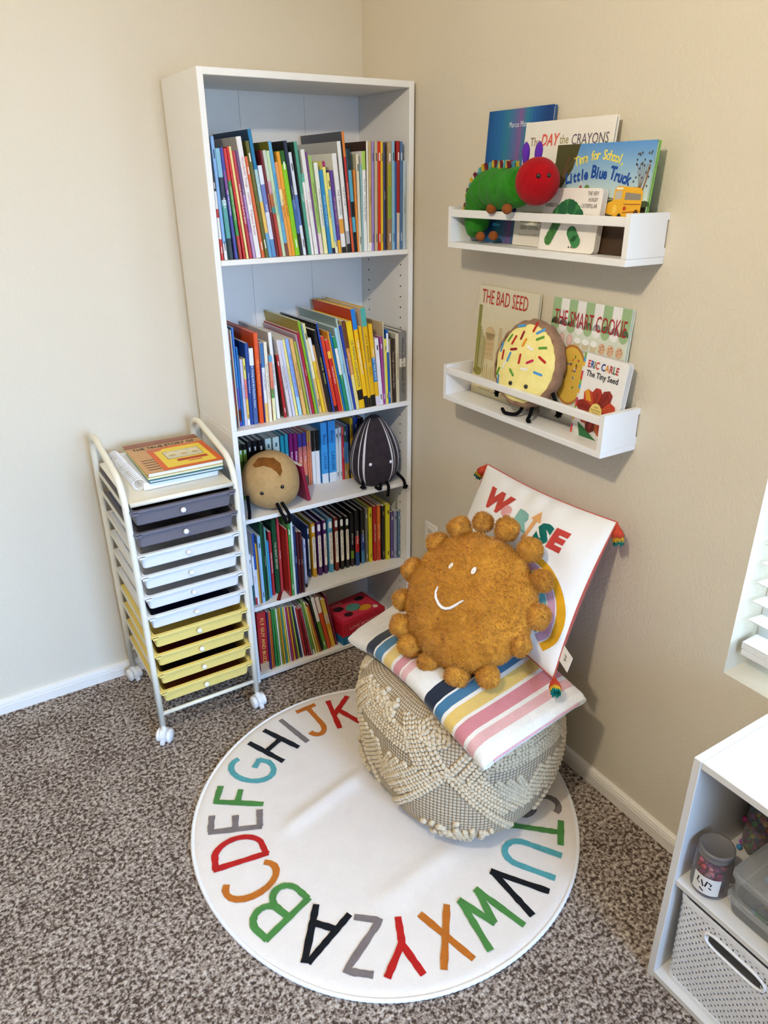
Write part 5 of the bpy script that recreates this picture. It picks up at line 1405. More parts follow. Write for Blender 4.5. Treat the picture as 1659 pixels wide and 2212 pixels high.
# 6 pale green book, striped awning
w_, h_ = .238, .292
a = Art()
a.rect(0, 0, w_, h_, 'd7dccb', 0)
for k in range(9):
    h = '9cb888' if k % 2 == 0 else 'f0ece8'; xw = w_ / 9
    a.rect(xw * k, h_ - .060, xw * (k + 1), h_, h, 1).ell(xw * (k + .5), h_ - .060, xw / 2, .016, h, 1, 16)
for k in range(3): a.rect(0, .178 - .052 * k, w_, .183 - .052 * k, 'b8bcae', 1)
for k in range(9):
    x = .016 + .0255 * k
    if k < 3: a.ell(x, .200, .0095, .014, 'd8b0a8', 2).ell(x, .200, .006, .010, 'e4c4bc', 3)
    elif k < 6: a.ell(x, .203, .0105, .007, 'f4f2ee', 3).poly([(x - .008, .185), (x + .008, .185), (x + .010, .200), (x - .010, .200)], 'd0c09c', 2)
    else:
        a.ell(x, .196, .0105, .0125, 'd8b090', 2)
        for q in range(6): a.ell(x + .006 * math.cos(q), .196 + .007 * math.sin(q * 1.7), .0013, .0013, '6c3c28', 3, 6)
for k in range(4): a.arc(.13 + .026 * k, .148, .009, 0, 350, .003, 'd9bcae', 2, 14)
a.ell(.085, .120, .050, .072, 'b87c3c', 4, 36).ell(.085, .120, .045, .066, 'e4bc50', 5, 36)
random.seed(11)
for k in range(18):
    r_, t_ = random.uniform(.01, .038), random.uniform(0, 6.28); x, y = .085 + r_ * math.cos(t_), .132 + 1.2 * r_ * math.sin(t_); q = random.uniform(0, 3.1)
    a.stroke([(x, y), (x + .007 * math.cos(q), y + .007 * math.sin(q))], .0032, ['a82c24', '4c8838', '3c6c98', 'c87428', 'f0ece4'][k % 5], 6)
a.rect(0, 0, w_, .035, 'a8a49c', 1)
a.text('THE SMART COOKIE', .120, h_ - .046, .052, 'a8242c', width=.222, lay=5)
front_book('pale green book with a striped awning on its cover, lower wall shelf', ZB + .014, -.916, w_, h_, -.030, -.012, .011, 'cfd6c4', a, spine='d8dccc')
# 7 white board book with red flower
w_, h_ = .128, .189
a = Art()
cols = ['c83830', '2c4c94', '5c8c44', 'c83830', '', '2c3c88', 'd89430', 'b83048', '3c7444', 'b02c30']
tx = 'ERIC CARLE'
wd_ = lambda q: (max(p[0] for p in text2d(q, .0225, .74)[0]) - min(p[0] for p in text2d(q, .0225, .74)[0]))
for i, ch in enumerate(tx):
    if ch != ' ': a.text(ch, .013 + wd_('E' + tx[:i + 1]) - wd_('E') - wd_(ch) / 2 + .0003 * i, .166, .0225, cols[i], stretch=.74, lay=2, bold=.0006)
a.text('The Tiny Seed', .062, .145, .0185, '2c2c30', width=.094, lay=2, bold=.0004)
random.seed(2)
pet = ['a83020', 'c04028', '8c2c20', 'b84c28', '7c2018', 'c86430']
for k in range(9):
    an = math.radians(90 + 40 * k + 8); c_, s_ = math.cos(an), math.sin(an); px_, py_ = -s_, c_
    cx_, cy_ = .064, .068; L_ = .050 + .004 * (k % 3); wd = .0155
    pt = lambda r, q: (cx_ + c_ * r + px_ * q, cy_ + s_ * r + py_ * q)
    a.poly([pt(.010, -.006), pt(L_ * .75, -wd), pt(L_, -wd * .6), pt(L_ * 1.03, wd * .3), pt(L_ * .8, wd), pt(.010, .006)], pet[k % 6], 2)
    a.poly([pt(.012, -.001), pt(L_ * .8, -wd * .3), pt(L_ * .9, wd * .3), pt(.012, .004)], pet[(k + 2) % 6], 3)
a.poly([(.030, .085), (.022, .105), (.033, .112), (.046, .085)], 'd89828', 4)
a.poly([(.064 + .0195 * math.cos(2 * PI * k / 11), .062 + .0235 * math.sin(2 * PI * k / 11)) for k in range(11)], 'e6cf78', 5)
for i, s in enumerate(('With', 'seeded paper', 'to grow', 'your own', 'flowers!')): a.text(s, .064, .076 - .0065 * i, .0055, '6c5c34', lay=6)
a.rect(.002, .0, .128, .024, 'dcdcd8', 1)
for k in range(60): a.ell(random.uniform(.004, .126), random.uniform(.002, .022), .0008, .0006, '3c3c3c', 4, 5)
a.poly([(.018, .030), (.030, .0), (.085, .0), (.060, .012)], '2c6c3c', 5).poly([(.10, .0), (.128, .0), (.128, .03), (.108, .020)], '2c6c3c', 5)
for k in range(18): a.rect(-.0003, h_ * k / 18, .0052, h_ * (k + 1) / 18, ['d0402c', '7cb04c', '3c9cc8', 'e8b03c', 'e0e0d8', 'c03c64'][k * 5 % 6], 2)
front_book('white board book with a red petalled flower at the right of the lower wall shelf', ZB + .014, -1.056, w_, h_, -.061, -.043, .017, 'f0ece8', a, board=True, roll=-.03, spine='4c9cb8')

# ------------------------------------------------------------------ plush toys
def plush_mat(h, nm, dark=None): return pile_mat(nm, h, 380, .25, .0015, .06, .08, dark)
def spine_chain(pts, rad, per=10):
    """smooth path through points with ribbed radius"""
    P = [Vector(p) for p in pts]; out = []; rr = []
    for i in range(len(P) - 1):
        p0, p1, p2, p3 = P[max(0, i - 1)], P[i], P[i + 1], P[min(len(P) - 1, i + 2)]
        for k in range(per):
            t = k / per
            out.append(.5 * ((2 * p1) + (p2 - p0) * t + (2 * p0 - 5 * p1 + 4 * p2 - p3) * t * t + (3 * p1 - p0 - 3 * p2 + p3) * t ** 3)); rr.append(rad[i] + (rad[i + 1] - rad[i]) * t)
    out.append(P[-1]); rr.append(rad[-1]); return out, rr
def caterpillar():
    green = plush_mat('358a24', 'green_plush', '1f6414'); red = plush_mat('a81018', 'red_plush', '86080e'); pur = plush_mat('5a2c9c', 'purple_plush'); brn = plush_mat('8a4c20', 'brown_plush')
    o_ = Vector((-.058, -.69, ZA + .014))
    pts = [(-.064, -.668, 1.418), (-.065, -.668, 1.435), (-.068, -.678, 1.462), (-.072, -.690, 1.492), (-.076, -.712, 1.518), (-.080, -.750, 1.530), (-.092, -.795, 1.530), (-.104, -.845, 1.532), (-.118, -.898, 1.538)]
    rad = [.012, .027, .033, .038, .044, .046, .046, .044, .038]
    path, rr = spine_chain(pts, rad, 8)
    rr = [r * (1.0 + .075 * abs(math.sin(PI * i / 8 + .1)) - .05) for i, r in enumerate(rr)]
    m = MB(); m.tube([p - o_ for p in path], rr, green, 28)
    o = m.build('plush_caterpillar', loc=o_)
    tag(o, 'green segmented plush caterpillar with a red ball head on the upper wall shelf', 'plush toy')
    hc = Vector((-.130, -.954, 1.546))
    MB().ball(hc - o_, (.046, .0485, .048), red, 32, 22).build('head', o)
    for dy, dx, lean in ((.046, .004, .010), (.020, .014, .004)):
        b_ = hc + Vector((dx, dy, .036)); t_ = b_ + Vector((.008, lean, .042))
        pth = [b_.lerp(t_, k / 8) for k in range(9)]
        MB().tube([p - o_ for p in pth], [.006, .0065, .0074, .0082, .0086, .0085, .0076, .0055, .0015], pur, 14).build('feeler', o)
    eye = flat('14100c', .15, .6, .02, 'black_button')
    for d in (Vector((-.62, -.72, .22)).normalized(), Vector((-.22, -.93, .24)).normalized()):
        MB().ball(hc + d * .0465 - o_, (.005, .005, .005), eye, 12, 8).build('button_eye', o)
    for p in ((-.122, -.795, 1.488), (-.136, -.868, 1.490), (-.086, -.715, 1.422), (-.070, -.745, 1.424)):
        MB().ball(Vector(p) - o_, (.010, .0145, .0115), brn, 16, 10).build('foot', o)
    # fringe of little fabric loops along the back
    cols = ['c8a42c', '8c1c28', '4c9ca0', 'e8e0d0', '6c2430', '4c8cb0']
    n_ = 0
    for i in range(14, 58, 2):
        p = path[i]; t = (path[i + 1] - path[i - 1]).normalized()
        outd = Vector((.02, t.z, -t.y))
        outd = (outd - t * outd.dot(t)).normalized()
        s = t.cross(outd); q = p + outd * rr[i] * .97
        for k in range(3):
            c_ = q + s * (.010 * (k - 1)); w_ = t * .0046; hgt = outd * .0155 + s * .003 * math.sin(i + k)
            th = s * .0018
            vs = [c_ - w_ - th, c_ + w_ - th, c_ + w_ + hgt - th, c_ - w_ + hgt - th, c_ - w_ + th, c_ + w_ + th, c_ + w_ + hgt + th, c_ - w_ + hgt + th]
            MB().add([v - o_ for v in vs], [(0, 1, 2, 3), (7, 6, 5, 4), (0, 4, 5, 1), (1, 5, 6, 2), (2, 6, 7, 3), (3, 7, 4, 0)], flat(cols[(n_ * 5 + n_ // 3) % 6], .8, .2, .06)).build('ribbon_loop', o); n_ += 1
caterpillar()

def limb(o, o_, pts, r, mat, name='limb', hand=None):
    m = MB(); pth, rr = spine_chain(pts, [r] * len(pts), 6)
    m.tube([p - o_ for p in pth], rr, mat, 10); m.ball(Vector(pts[-1]) - o_, r, mat, 10, 8); m.ball(Vector(pts[0]) - o_, r, mat, 10, 8)
    if hand:
        e = Vector(pts[-1]); d = (e - Vector(pts[-2])).normalized(); s = d.cross(Vector(hand)).normalized()
        for a_ in (-1.1, -.4, .3, 1.0):
            dd = (d * math.cos(a_) + s * math.sin(a_)).normalized()
            m.tube([e - o_, e + dd * .010 - o_], [r * .75, r * .62], mat, 8); m.ball(e + dd * .010 - o_, r * .62, mat, 8, 6)
    return m.build(name, o)
def cookie():
    n = Vector((-.955, -.17, .21)).normalized(); up = (Vector((0, 0, 1)) - n * n.z).normalized(); rt = up.cross(n)
    c = Vector((-.064, -.902, 1.134)); Mx = frame(c, rt, up, n)
    yl = plush_mat('f6e79c', 'yellow_satin_plush', 'ecd980'); br = plush_mat('a5836a', 'tan_plush', '7a5a42')
    A_, B_, T = .098, .106, .020
    m = MB()
    def side(u, v):
        a = 2 * PI * u; ph = -PI / 2 + PI * v
        pu = 1 + .018 * math.sin(13 * a) * math.cos(ph) + .012 * math.sin(23 * a + 1)
        rr = .90 + .12 * math.cos(ph) ** .8 if math.cos(ph) > 0 else .90
        top = 1 - .06 * math.sin(a) * .5
        return (A_ * rr * pu * math.cos(a) * top, B_ * rr * pu * math.sin(a), T * math.sin(ph))
    m.grid(lambda u, v: side(u, v), 72, 14, br, closeu=True)
    def face(r, a): return (A_ * .91 * r * math.cos(a) * (1 - .03 * math.sin(a)), B_ * .91 * r * math.sin(a))
    def zface(x, y):
        q = min(1, math.hypot(x / (A_ * .95), y / (B_ * .95))); return T * .92 + .013 * (1 - q ** 2.4)
    def fp(u, v):
        a = 2 * PI * u; x, y = face(v, a); wob = 1 + .02 * math.sin(9 * a) * v
        return (x * wob, y * wob, zface(x, y) if v < .999 else T * .86)
    m.grid(lambda u, v: fp(u, max(.0001, v)), 72, 16, yl, closeu=True)
    m.grid(lambda u, v: (A_ * .9 * max(.0001, 1 - v) * math.cos(2 * PI * u), B_ * .9 * max(.0001, 1 - v) * math.sin(2 * PI * u), -T * .95), 72, 5, br, closeu=True)
    spr = [(-.055, .055, 1.1, 'g'), (-.040, .052, 1.2, 'r'), (-.018, .066, 1.4, 'm'), (-.006, .050, 1.25, 'o'), (-.034, .030, .2, 'm'), (.014, .040, -.4, 'w'), (.034, .066, .5, 'g'), (.048, .045, .2, 'g'), (-.066, .012, 1.6, 'r'), (-.044, .010, 1.3, 'b'), (-.009, .010, 1.57, 'r'), (.022, .008, .5, 'p'), (.054, .018, -.5, 'r'), (-.056, -.012, 1.2, 'w'), (.010, -.012, .05, 'w'), (-.026, -.026, -.8, 'g'), (.050, -.016, -.15, 'b'), (-.076, .030, 1.5, 'b'), (-.030, .088, .2, 'b'), (.012, .090, 1.4, 'r'), (.030, .082, .6, 'b'), (-.074, -.030, 1.2, 'g'), (-.070, -.050, 1.6, 'b')]
    cc = dict(g='5a9430', r='b8201c', m='8c181c', o='e08c20', w='f0ece0', b='4c94cc', p='c82450')
    a = Art()
    for x, y, an, c_ in spr:
        L_ = .0085 if c_ not in 'rb' else .010
        dx, dy = L_ * math.cos(an), L_ * math.sin(an); a.stroke([(x - dx, y - dy), (x, y), (x + dx, y + dy)], .0062, cc[c_], 1)
        for s in (-1, 1): a.ell(x + s * dx, y + s * dy, .0031, .0031, cc[c_], 1, 10)
    a.lay_on(m, lambda x, y, e: (x, y, zface(x, y) + e + .0004), .01)
    o = m.build('plush_cookie', M=Mx)
    tag(o, 'round yellow frosted cookie cushion with sprinkles on the lower wall shelf', 'plush toy')
    eye = flat('14100c', .15, .6, .02)
    for x in (-.024, .024): MB().ball((x, -.052, zface(x, -.05) + .001), (.0055, .0055, .004), eye, 14, 8).build('button_eye', o)
    Mi = Mx.inverted(); blk = BLACKFELT
    def lw(pts, r, hand=None): 
        return limb(o, Vector((0, 0, 0)), [Mi @ Vector(p) for p in pts], r, blk, 'limb', (Mi.to_3x3() @ Vector(hand)) if hand else None)
    zf = ZB + .014
    lw([(-.070, -.905, 1.045), (-.085, -.905, 1.020), (-.094, -.895, zf + .008), (-.102, -.868, zf + .006), (-.104, -.858, zf + .014)], .0046)
    lw([(-.075, -.935, 1.043), (-.088, -.945, 1.022), (-.096, -.945, zf + .006), (-.100, -.955, zf + .006)], .0046)
    lw([(-.072, -.840, 1.075), (-.080, -.826, 1.060), (-.084, -.812, 1.046)], .0046, (-1, 0, .3))
    lw([(-.062, -.985, 1.085), (-.066, -1.006, 1.060), (-.066, -1.016, 1.038)], .0046, (-1, 0, .3))
cookie()

def potato():
    tan = plush_mat('bf9d6a', 'tan_velour', 'a88556'); brn = plush_mat('8a5420', 'brown_velour', '5c3410')
    c = Vector((-.505, -.245, ZS[3] + .0925)); 
    def shp(p):
        x, y, z = p
        k = 1 + .05 * math.sin(2.2 * x + 1.3) - .03 * z * abs(x) + .012 * math.sin(9 * x + 4 * z) * max(0, -y)
        z2 = z if z > 0 else -abs(z) ** .85
        return (x * k, y, z2 * (1 + .05 * x))
    m = MB(); m.ball((0, 0, 0), (.093, .084, .092), tan, 64, 40, None, shp)
    o = m.build('plush_potato', M=Matrix.Translation(c) @ Matrix.Rotation(-.45, 4, 'Z'))
    tag(o, 'round tan plush toy with brown top patch, left end of the middle bookcase shelf', 'plush toy')
    def on(x, z, lift):
        q = max(0.02, 1 - (x / .095) ** 2 - (z / .093) ** 2); return Vector((x, -.084 * math.sqrt(q) - lift, z))
    pa = MB(); a = Art().poly([(-.030, .083), (-.012, .086), (.018, .084), (.038, .070), (.043, .050), (.036, .036), (.026, .050), (.010, .062), (-.012, .068), (-.038, .062), (-.046, .066)], brn, 1)
    a.lay_on(pa, lambda x, y, e: on(x, y, .0012), .006); pa.build('head_patch', o)
    eye = flat('14100c', .15, .6, .02)
    for x, z in ((-.022, -.012), (.040, .004)): MB().ball(on(x, z, 0), (.0062, .0045, .0062), eye, 14, 8).build('button_eye', o)
    Mi = (Matrix.Translation(c) @ Matrix.Rotation(-.45, 4, 'Z')).inverted()
    for pts in ([(-.517, -.318, .645), (-.512, -.330, .622), (-.505, -.338, .604), (-.500, -.338, .585)], [(-.502, -.318, .648), (-.494, -.332, .626), (-.488, -.340, .606), (-.490, -.338, .585)]):
        limb(o, Vector((0, 0, 0)), [Mi @ Vector(p) for p in pts], .0052, BLACKFELT, 'leg')
    limb(o, Vector((0, 0, 0)), [Mi @ Vector(p) for p in ((-.592, -.268, .668), (-.600, -.292, .650), (-.603, -.302, .628), (-.606, -.306, .616))], .0052, BLACKFELT, 'arm')
potato()

def seed():
    drk = plush_mat('3c3438', 'charcoal_velour', '272024'); st = flat('d9d2d2', .7, .3, .05, 'stripe_print', 200, 0, .2)
    c = Vector((-.1245, -.246, ZS[3] + .0)); H = .234
    def rad(t):       # t 0..1 from foot to tip
        return .0905 * (max(0, 1 - (2 * t ** .92 - .86) ** 2 / 1.32) ** .5) * (1 - .30 * t ** 2.2) if 0 < t < 1 else 0.0
    def P(a, t, lift=0.0):
        r = rad(t) + lift
        return Vector((r * math.sin(a), -r * .76 * math.cos(a), .006 + H * t))
    m = MB(); m.grid(lambda u, v: P(2 * PI * u, .004 + .99 * v), 64, 40, drk, closeu=True)
    m.f.append(list(range(64))[::-1]); m.m.append(0); m.s.append(True); m.f.append([39 * 64 + k for k in range(64)]); m.m.append(0); m.s.append(True)
    for a0, w_, t0, t1 in ((-.72, .10, .03, .97), (-.95, .05, .05, .97), (-1.30, .05, .1, .95), (-1.42, .03, .2, .95), (.50, .09, .04, .97), (.64, .035, .1, .96), (.95, .085, .05, .97), (1.06, .04, .3, .9), (1.42, .07, .08, .96), (2.2, .07, .08, .96), (2.9, .07, .08, .96), (-2.2, .07, .08, .96)):
        m.grid(lambda u, v, a0=a0, w_=w_, t0=t0, t1=t1: P(a0 + (u - .5) * w_ * (.35 + .65 * math.sin(PI * v) ** .5) + .03 * math.sin(5 * v + a0), t0 + (t1 - t0) * v, .0009), 3, 36, st)
    o = m.build('plush_seed', M=Matrix.Translation(c) @ Matrix.Rotation(-.18, 4, 'Z'))
    tag(o, 'dark grey seed-shaped plush toy with white stripes, right end of the middle bookcase shelf', 'plush toy')
    eye = flat('e8e4ea', .25, .5, .02, 'pearl_button')
    for a_ in (-.42, .42): MB().ball(P(a_, .36, .001), (.0058, .004, .0058), eye, 14, 8).build('button_eye', o)
    Mi = (Matrix.Translation(c) @ Matrix.Rotation(-.18, 4, 'Z')).inverted(); z0 = ZS[3] + .0055
    L_ = lambda pts, nm, hand=None: limb(o, Vector((0, 0, 0)), [Mi @ Vector(p) for p in pts], .0052, BLACKFELT, nm, (Mi.to_3x3() @ Vector(hand)) if hand else None)
    L_([(-.125, -.290, .624), (-.135, -.302, .6145), (-.142, -.312, .608), (-.158, -.312, .618)], 'leg')
    L_([(-.108, -.290, .624), (-.110, -.313, .614), (-.112, -.316, .596), (-.114, -.316, .580)], 'leg')
    L_([(-.178, -.266, .640), (-.188, -.276, .622), (-.193, -.286, z0 + .006)], 'arm', (0, -.3, 1))
    L_([(-.062, -.284, .644), (-.050, -.312, .624), (-.046, -.318, .602)], 'arm', (0, -1, .1))
seed()

# ------------------------------------------------------------------ low shelf unit by the window
def organizer():
    XF, XB, Y1, Y0, H, T = -.307, -.016, -1.667, -2.275, .600, .0155
    r = empty('cube_shelf', (XF, (Y0 + Y1) / 2, 0)); oy = (Y0 + Y1) / 2
    tag(r, 'low white cube shelf unit under the window holding bins', 'shelf')
    W_ = flat('dedbd6', .4, .4, .02, 'white_board', scale=25)
    B = lambda nm, lo, hi: MB().rbox((lo[0] - XF, lo[1] - oy, lo[2]), (hi[0] - XF, hi[1] - oy, hi[2]), .001, W_, None, 1).build(nm, r)
    ym = (Y0 + Y1) / 2
    B('side_panel', (XF, Y1 - T, 0), (XB, Y1, H)); B('side_panel', (XF, Y0, 0), (XB, Y0 + T, H))
    B('top_panel', (XF + .002, Y0 + T, H - T - .001), (XB, Y1 - T, H - .001))
    B('bottom_panel', (XF, Y0 + T, .006), (XB, Y1 - T, .006 + T))
    B('divider', (XF + .002, ym - T / 2, .006 + T), (XB, ym + T / 2, H - T - .001))
    B('middle_shelf', (XF + .004, ym + T / 2, .284), (XB, Y1 - T, .284 + .013)); B('middle_shelf', (XF + .004, Y0 + T, .284), (XB, ym - T / 2, .284 + .013))
    B('back_panel', (XB, Y0 + .002, .006), (XB + .003, Y1 - .002, H - .002))
organizer()
def basket():
    pl = flat('f0f0f2', .35, .45, .02, 'white_basket_plastic')
    XF, Y1, Y0, Z0, Z1 = -.290, -1.692, -1.948, .0222, .268
    o_ = Vector((-.17, (Y0 + Y1) / 2, Z0)); m = MB(); D = .25; R_ = .022
    W_ = Y1 - Y0; H = Z1 - Z0
    # perimeter path of the walls, slightly tapered
    def per(s, z):
        k = .955 + .045 * (z / H); hw, hd = W_ / 2 * k, D / 2 * k
        L1, L2 = 2 * hw - 2 * R_, 2 * hd - 2 * R_; q = PI * R_ / 2; tot = 2 * (L1 + L2) + 4 * q; d = s * tot
        segs = [(L1, 'a'), (q, 'b'), (L2, 'c'), (q, 'd'), (L1, 'e'), (q, 'f'), (L2, 'g'), (q, 'h')]
        for ln, t in segs:
            if d <= ln: break
            d -= ln
        f = d / ln; an = f * PI / 2
        if t == 'a': p, n = (-hd, hw - R_ - d), (-1, 0)
        elif t == 'b': p, n = (-hd + R_ - R_ * math.cos(an), -hw + R_ - R_ * math.sin(an)), (-math.cos(an), -math.sin(an))
        elif t == 'c': p, n = (-hd + R_ + d, -hw), (0, -1)
        elif t == 'd': p, n = (hd - R_ + R_ * math.sin(an), -hw + R_ - R_ * math.cos(an)), (math.sin(an), -math.cos(an))
        elif t == 'e': p, n = (hd, -hw + R_ + d), (1, 0)
        elif t == 'f': p, n = (hd - R_ + R_ * math.cos(an), hw - R_ + R_ * math.sin(an)), (math.cos(an), math.sin(an))
        elif t == 'g': p, n = (hd - R_ - d, hw), (0, 1)
        else: p, n = (-hd + R_ - R_ * math.sin(an), hw - R_ + R_ * math.cos(an)), (-math.sin(an), math.cos(an))
        return Vector((p[0], p[1], z)), Vector((n[0], n[1], 0))
    NU, NV = 76, 24
    tot = 2 * (W_ + D); fl = (W_ - 2 * R_) / (2 * (W_ + D - 4 * R_) + 2 * PI * R_)
    def slot(u, v):       # handle slot in the front and the back walls
        z = v * H
        for c_ in (fl / 2, .5 + fl / 2):
            y = (u - c_) * (2 * (W_ + D - 4 * R_) + 2 * PI * R_)
            if abs(y) < .060 and abs(z - H * .80) < .016: return True
        return False
    for i in range(NU):
        for j in range(NV):
            u0, u1, v0, v1 = i / NU, (i + 1) / NU, .05 + .90 * j / NV, .05 + .90 * (j + 1) / NV
            if slot((u0 + u1) / 2, (v0 + v1) / 2): continue
            def Q(a, b_, lift=0.0):
                p, n = per((u0 + (u1 - u0) * a) % 1.0, H * (v0 + (v1 - v0) * b_)); return p + n * lift
            st = .5 if j % 2 else 0
            # cell with a small hole: outer ring of four quads
            hx0, hx1, hy0, hy1 = .48, .90, .22, .78
            if j % 2: hx0, hx1 = .06, .46
            vs = [Q(0, 0), Q(1, 0), Q(1, 1), Q(0, 1), Q(hx0, hy0), Q(hx1, hy0 + .1), Q(hx1 - .06, hy1), Q(hx0 + .05, hy1 - .1)]
            m.add(vs, [(0, 1, 5, 4), (1, 2, 6, 5), (2, 3, 7, 6), (3, 0, 4, 7)], pl)
            # raised strand passing over the hole
            w0 = [Q(hx0 - .62 + .16 * k, .95 - .105 * k - .1 * math.sin(PI * k / 5), .0004 + .0016 * math.sin(PI * k / 5)) for k in range(6)] if i < 26 or i > 72 else None
            if w0:
                up = Vector((0, 0, .0019)); m.add([p + up for p in w0] + [p - up for p in w0], [(k, k + 1, 7 + k, 6 + k)[::-1] for k in range(5)], pl, True)
    NB = 120
    for za, zb, t_ in ((0, .05, .002), (.95, 1.0, .0035)):
        ring = lambda v, l: [per(k / NB, H * v)[0] + per(k / NB, H * v)[1] * l for k in range(NB)]
        A_, B2, C_, D_ = ring(za, t_), ring(zb, t_), ring(zb, -.001), ring(za, -.001)
        for P_, Q_ in ((A_, B2), (B2, C_), (C_, D_), (D_, A_)):
            m.add(P_ + Q_, [(k, NB + k, NB + (k + 1) % NB, (k + 1) % NB) for k in range(NB)], pl)
    bot = [per(k / NB, .002)[0] for k in range(NB)]; m.add(bot, [list(range(NB))], pl)
    # rim round the handle slot
    o = m.build('woven_basket', loc=o_)
    tag(o, 'white woven plastic basket with handle slot on the bottom of the cube shelf', 'basket')
    pts = []
    for k in range(40):
        a = 2 * PI * k / 40; yy = sgnpow(math.cos(a), .45) * .062; zz = H * .80 + sgnpow(math.sin(a), .8) * .0165
        p, n = per((fl / 2 - yy / (2 * (W_ + D - 4 * R_) + 2 * PI * R_)) % 1, zz); pts.append(p + n * .001)
    MB().tube(pts, .0032, pl, 8, closed=True).build('handle_rim', o)
basket()
def jar():
    gl = clear_mat('jar_glass', (.93, .95, .95, 1), .05, .93)
    r = empty('glass_jar', (-.262, -1.724, .2975)); tag(r, 'small glass jar with dark grey lid standing at the left of the cube shelf', 'jar')
    MB().lathe([(.00001, .0005), (.029, .0005), (.033, .004), (.0345, .012), (.0345, .078), (.032, .086), (.029, .090), (.029, .098)], gl, 32).build('glass', r)
    gm = flat('6b6663', .4, .5, .04, 'grey_tin')
    MB().lathe([(.0315, .090), (.0325, .091), (.0325, .096), (.0312, .098), (.0318, .1005), (.0325, .103), (.0325, .106), (.0310, .1085), (.0275, .1085), (.0268, .1076), (.00001, .1076)], gm, 40).build('lid', r)
    m = MB()
    a = Art()
    for p in ([(-.015, .048), (-.017, .036), (-.011, .033)], [(-.009, .044), (-.004, .030)], [(.002, .046), (-.001, .031)], [(.004, .044), (.010, .040), (.008, .036)], [(.006, .032), (.011, .028)], [(-.010, .024), (-.002, .018)]): a.stroke(p, .0028, '1c1c1e', 1)
    a.lay_on(m, lambda x, y, e: (-.0348 * math.cos(x / .0348 + .35), -.0348 * math.sin(x / .0348 + .35), y), .004); m.build('brush_lettering', r)
    lb = MB().grid(lambda u, v: (-.0346 * math.cos((u - .5) * 1.5 + .35), -.0346 * math.sin((u - .5) * 1.5 + .35), .012 + .042 * v), 16, 3, flat('e9e6e2', .5, .3, .03)); lb.build('paper_label', r)
    s = MB(); random.seed(9)
    for k in range(70):
        rr, t_ = .024 * math.sqrt(random.random()), random.uniform(0, 6.28)
        s.ball((rr * math.cos(t_), rr * math.sin(t_), random.uniform(.012, .076)), random.uniform(.005, .008), flat(['b83c5c', 'd87c84', 'e0a090', 'c02c28', 'a04878'][k % 5], .5, .4, .05), 10, 6)
    so = s.build('jar_contents', loc=(-.262, -1.724, .2975)); so['kind'] = 'stuff'; tag(so, 'pink and red pieces inside the glass jar', 'craft pieces')
jar()
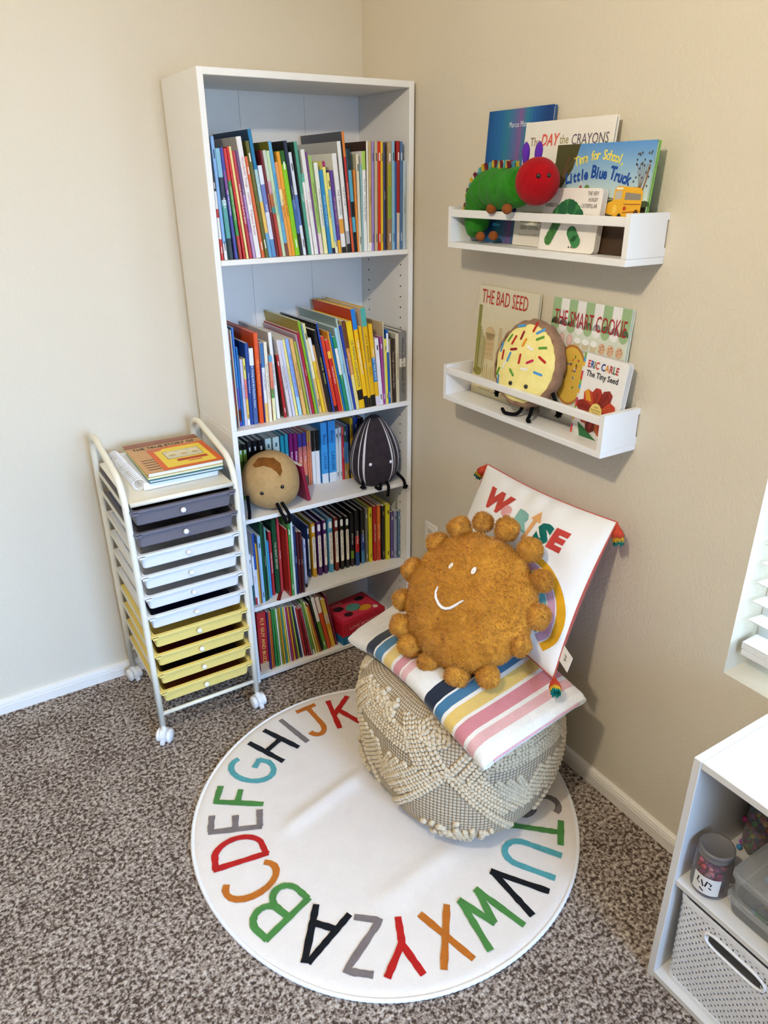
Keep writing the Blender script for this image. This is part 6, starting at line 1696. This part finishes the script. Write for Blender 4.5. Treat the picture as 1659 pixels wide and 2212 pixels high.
def bins():
    cl = clear_mat('frosted_plastic', (.90, .91, .92, 1), .35, .86); lidm = clear_mat('frosted_lid', (.84, .86, .87, 1), .4, .78)
    def tray(z, h, y1, y0, x0, label, seedn):
        x1 = -.04; cx, cy = (x0 + x1) / 2, (y0 + y1) / 2
        r = empty('plastic_bin', (cx, cy, z)); tag(r, label, 'bin', 'clear plastic bins in the cube shelf')
        def ring(k, zz, rad=.02):
            hx, hy = (x1 - x0) / 2 * k, (y1 - y0) / 2 * k; p = []
            for sx, sy, a in ((1, 1, 0), (-1, 1, 90), (-1, -1, 180), (1, -1, 270)):
                for q in range(6): an = math.radians(a + 18 * q); p.append((sx * (hx - rad) + rad * math.cos(an), sy * (hy - rad) + rad * math.sin(an), zz))
            return p
        m = MB(); R_ = [ring(.90, .0), ring(.925, .004), ring(.97, h - .012)]; n = 24
        for A_, B_ in zip(R_[:-1], R_[1:]): m.add(A_ + B_, [(k, (k + 1) % n, n + (k + 1) % n, n + k) for k in range(n)], cl, True)
        m.add(R_[0], [tuple(range(n))[::-1]], cl); m.build('tub', r)
        m = MB(); R_ = [ring(.985, h - .014), ring(1.0, h - .012), ring(1.0, h - .004), ring(.97, h), ring(.93, h - .003)]
        for A_, B_ in zip(R_[:-1], R_[1:]): m.add(A_ + B_, [(k, (k + 1) % n, n + (k + 1) % n, n + k) for k in range(n)], lidm, False)
        m.add(R_[-1], [tuple(range(n))], lidm); m.build('lid', r)
        s = MB(); random.seed(seedn); cols = ['e0b82c', 'c8442c', 'dc7c34', '6c3c8c', '3c8c5c', '8ca0c4', 'c83c5c', 'e8d05c', '2c6c9c']
        for k in range(46):
            Mx = Matrix.Translation((random.uniform(-.355, .355) * (x1 - x0), random.uniform(-.335, .335) * (y1 - y0), random.uniform(.0165, max(.018, h - .032)))) @ Matrix.Rotation(random.uniform(0, 3), 4, Vector((random.random(), random.random(), random.random() + .1)).normalized())
            if k % 2: s.rbox((-.012, -.006, -.005), (.012, .006, .005), .002, flat(cols[k % 9], .4, .4, .04), Mx, 1)
            else: s.box((-.012, -.003, -.004), (.012, .003, .004), flat(cols[k % 9], .4, .4, .04), Mx).box((-.003, -.012, -.004), (.003, .003, .004), flat(cols[k % 9], .4, .4, .04), Mx)
        o = s.build('toy_pieces', loc=(cx, cy, z)); o['kind'] = 'stuff'; tag(o, 'small colourful plastic pieces inside the ' + ('lower' if seedn == 1 else 'upper') + ' plastic bin', 'toy pieces')
    tray(.2975, .046, -1.766, -1.955, -.285, 'lower clear plastic bin of toy pieces in the cube shelf', 1)
    tray(.3440, .056, -1.766, -1.955, -.285, 'upper clear plastic bin with frosted lid in the cube shelf', 2)
bins()
def bead_bag():
    r = empty('bead_bag', (-.10, -1.79, .4005)); r.location = (-.12, -1.728, .2975)
    tag(r, 'plastic bag of colourful beads with dark header card deep inside the cube shelf', 'bag')
    m = MB(); random.seed(4); cols = ['d83c8c', '3cb45c', 'e8a02c', '5c3c9c', 'e05c3c', '3c8cc8', 'c83c4c', 'e8d83c', 'b04cb0']
    pts = [];
    for k in range(170):
        x = max(-.036, min(.03, random.gauss(0, .02))); y = random.uniform(-.028, .028); z = random.uniform(.006, .105)
        m.ball((x + .02, y, z), .0058, flat(cols[k % 9], .3, .5, .04), 8, 6)
    b = m.build('beads', r); b['kind'] = 'stuff'
    bag = clear_mat('bag_film', (.90, .90, .92, 1), .12, .82)
    def fp(u, v):
        a = 2 * PI * u; k = 1 - .75 * max(0, v - .75) / .25
        return (.02 + .052 * math.cos(a) * k * (1 - .6 * (1 - min(1, v * 6))), .033 * math.sin(a) * (1 - .3 * (1 - min(1, v * 6))), .001 + .155 * v)
    MB().grid(fp, 28, 14, bag, closeu=True).build('film', r)
    c = MB().box((.0, -.032, .118), (.004, .032, .165), flat('2c2438', .5, .4, .05)); Art().rect(-.02, .128, .012, .15, 'a8a4b0').text('Joy', -.004, .139, .016, '2c2838', lay=2).lay_on(c, lambda x, y, e: (-e, -x, y)); c.build('header_card', r)
bead_bag()
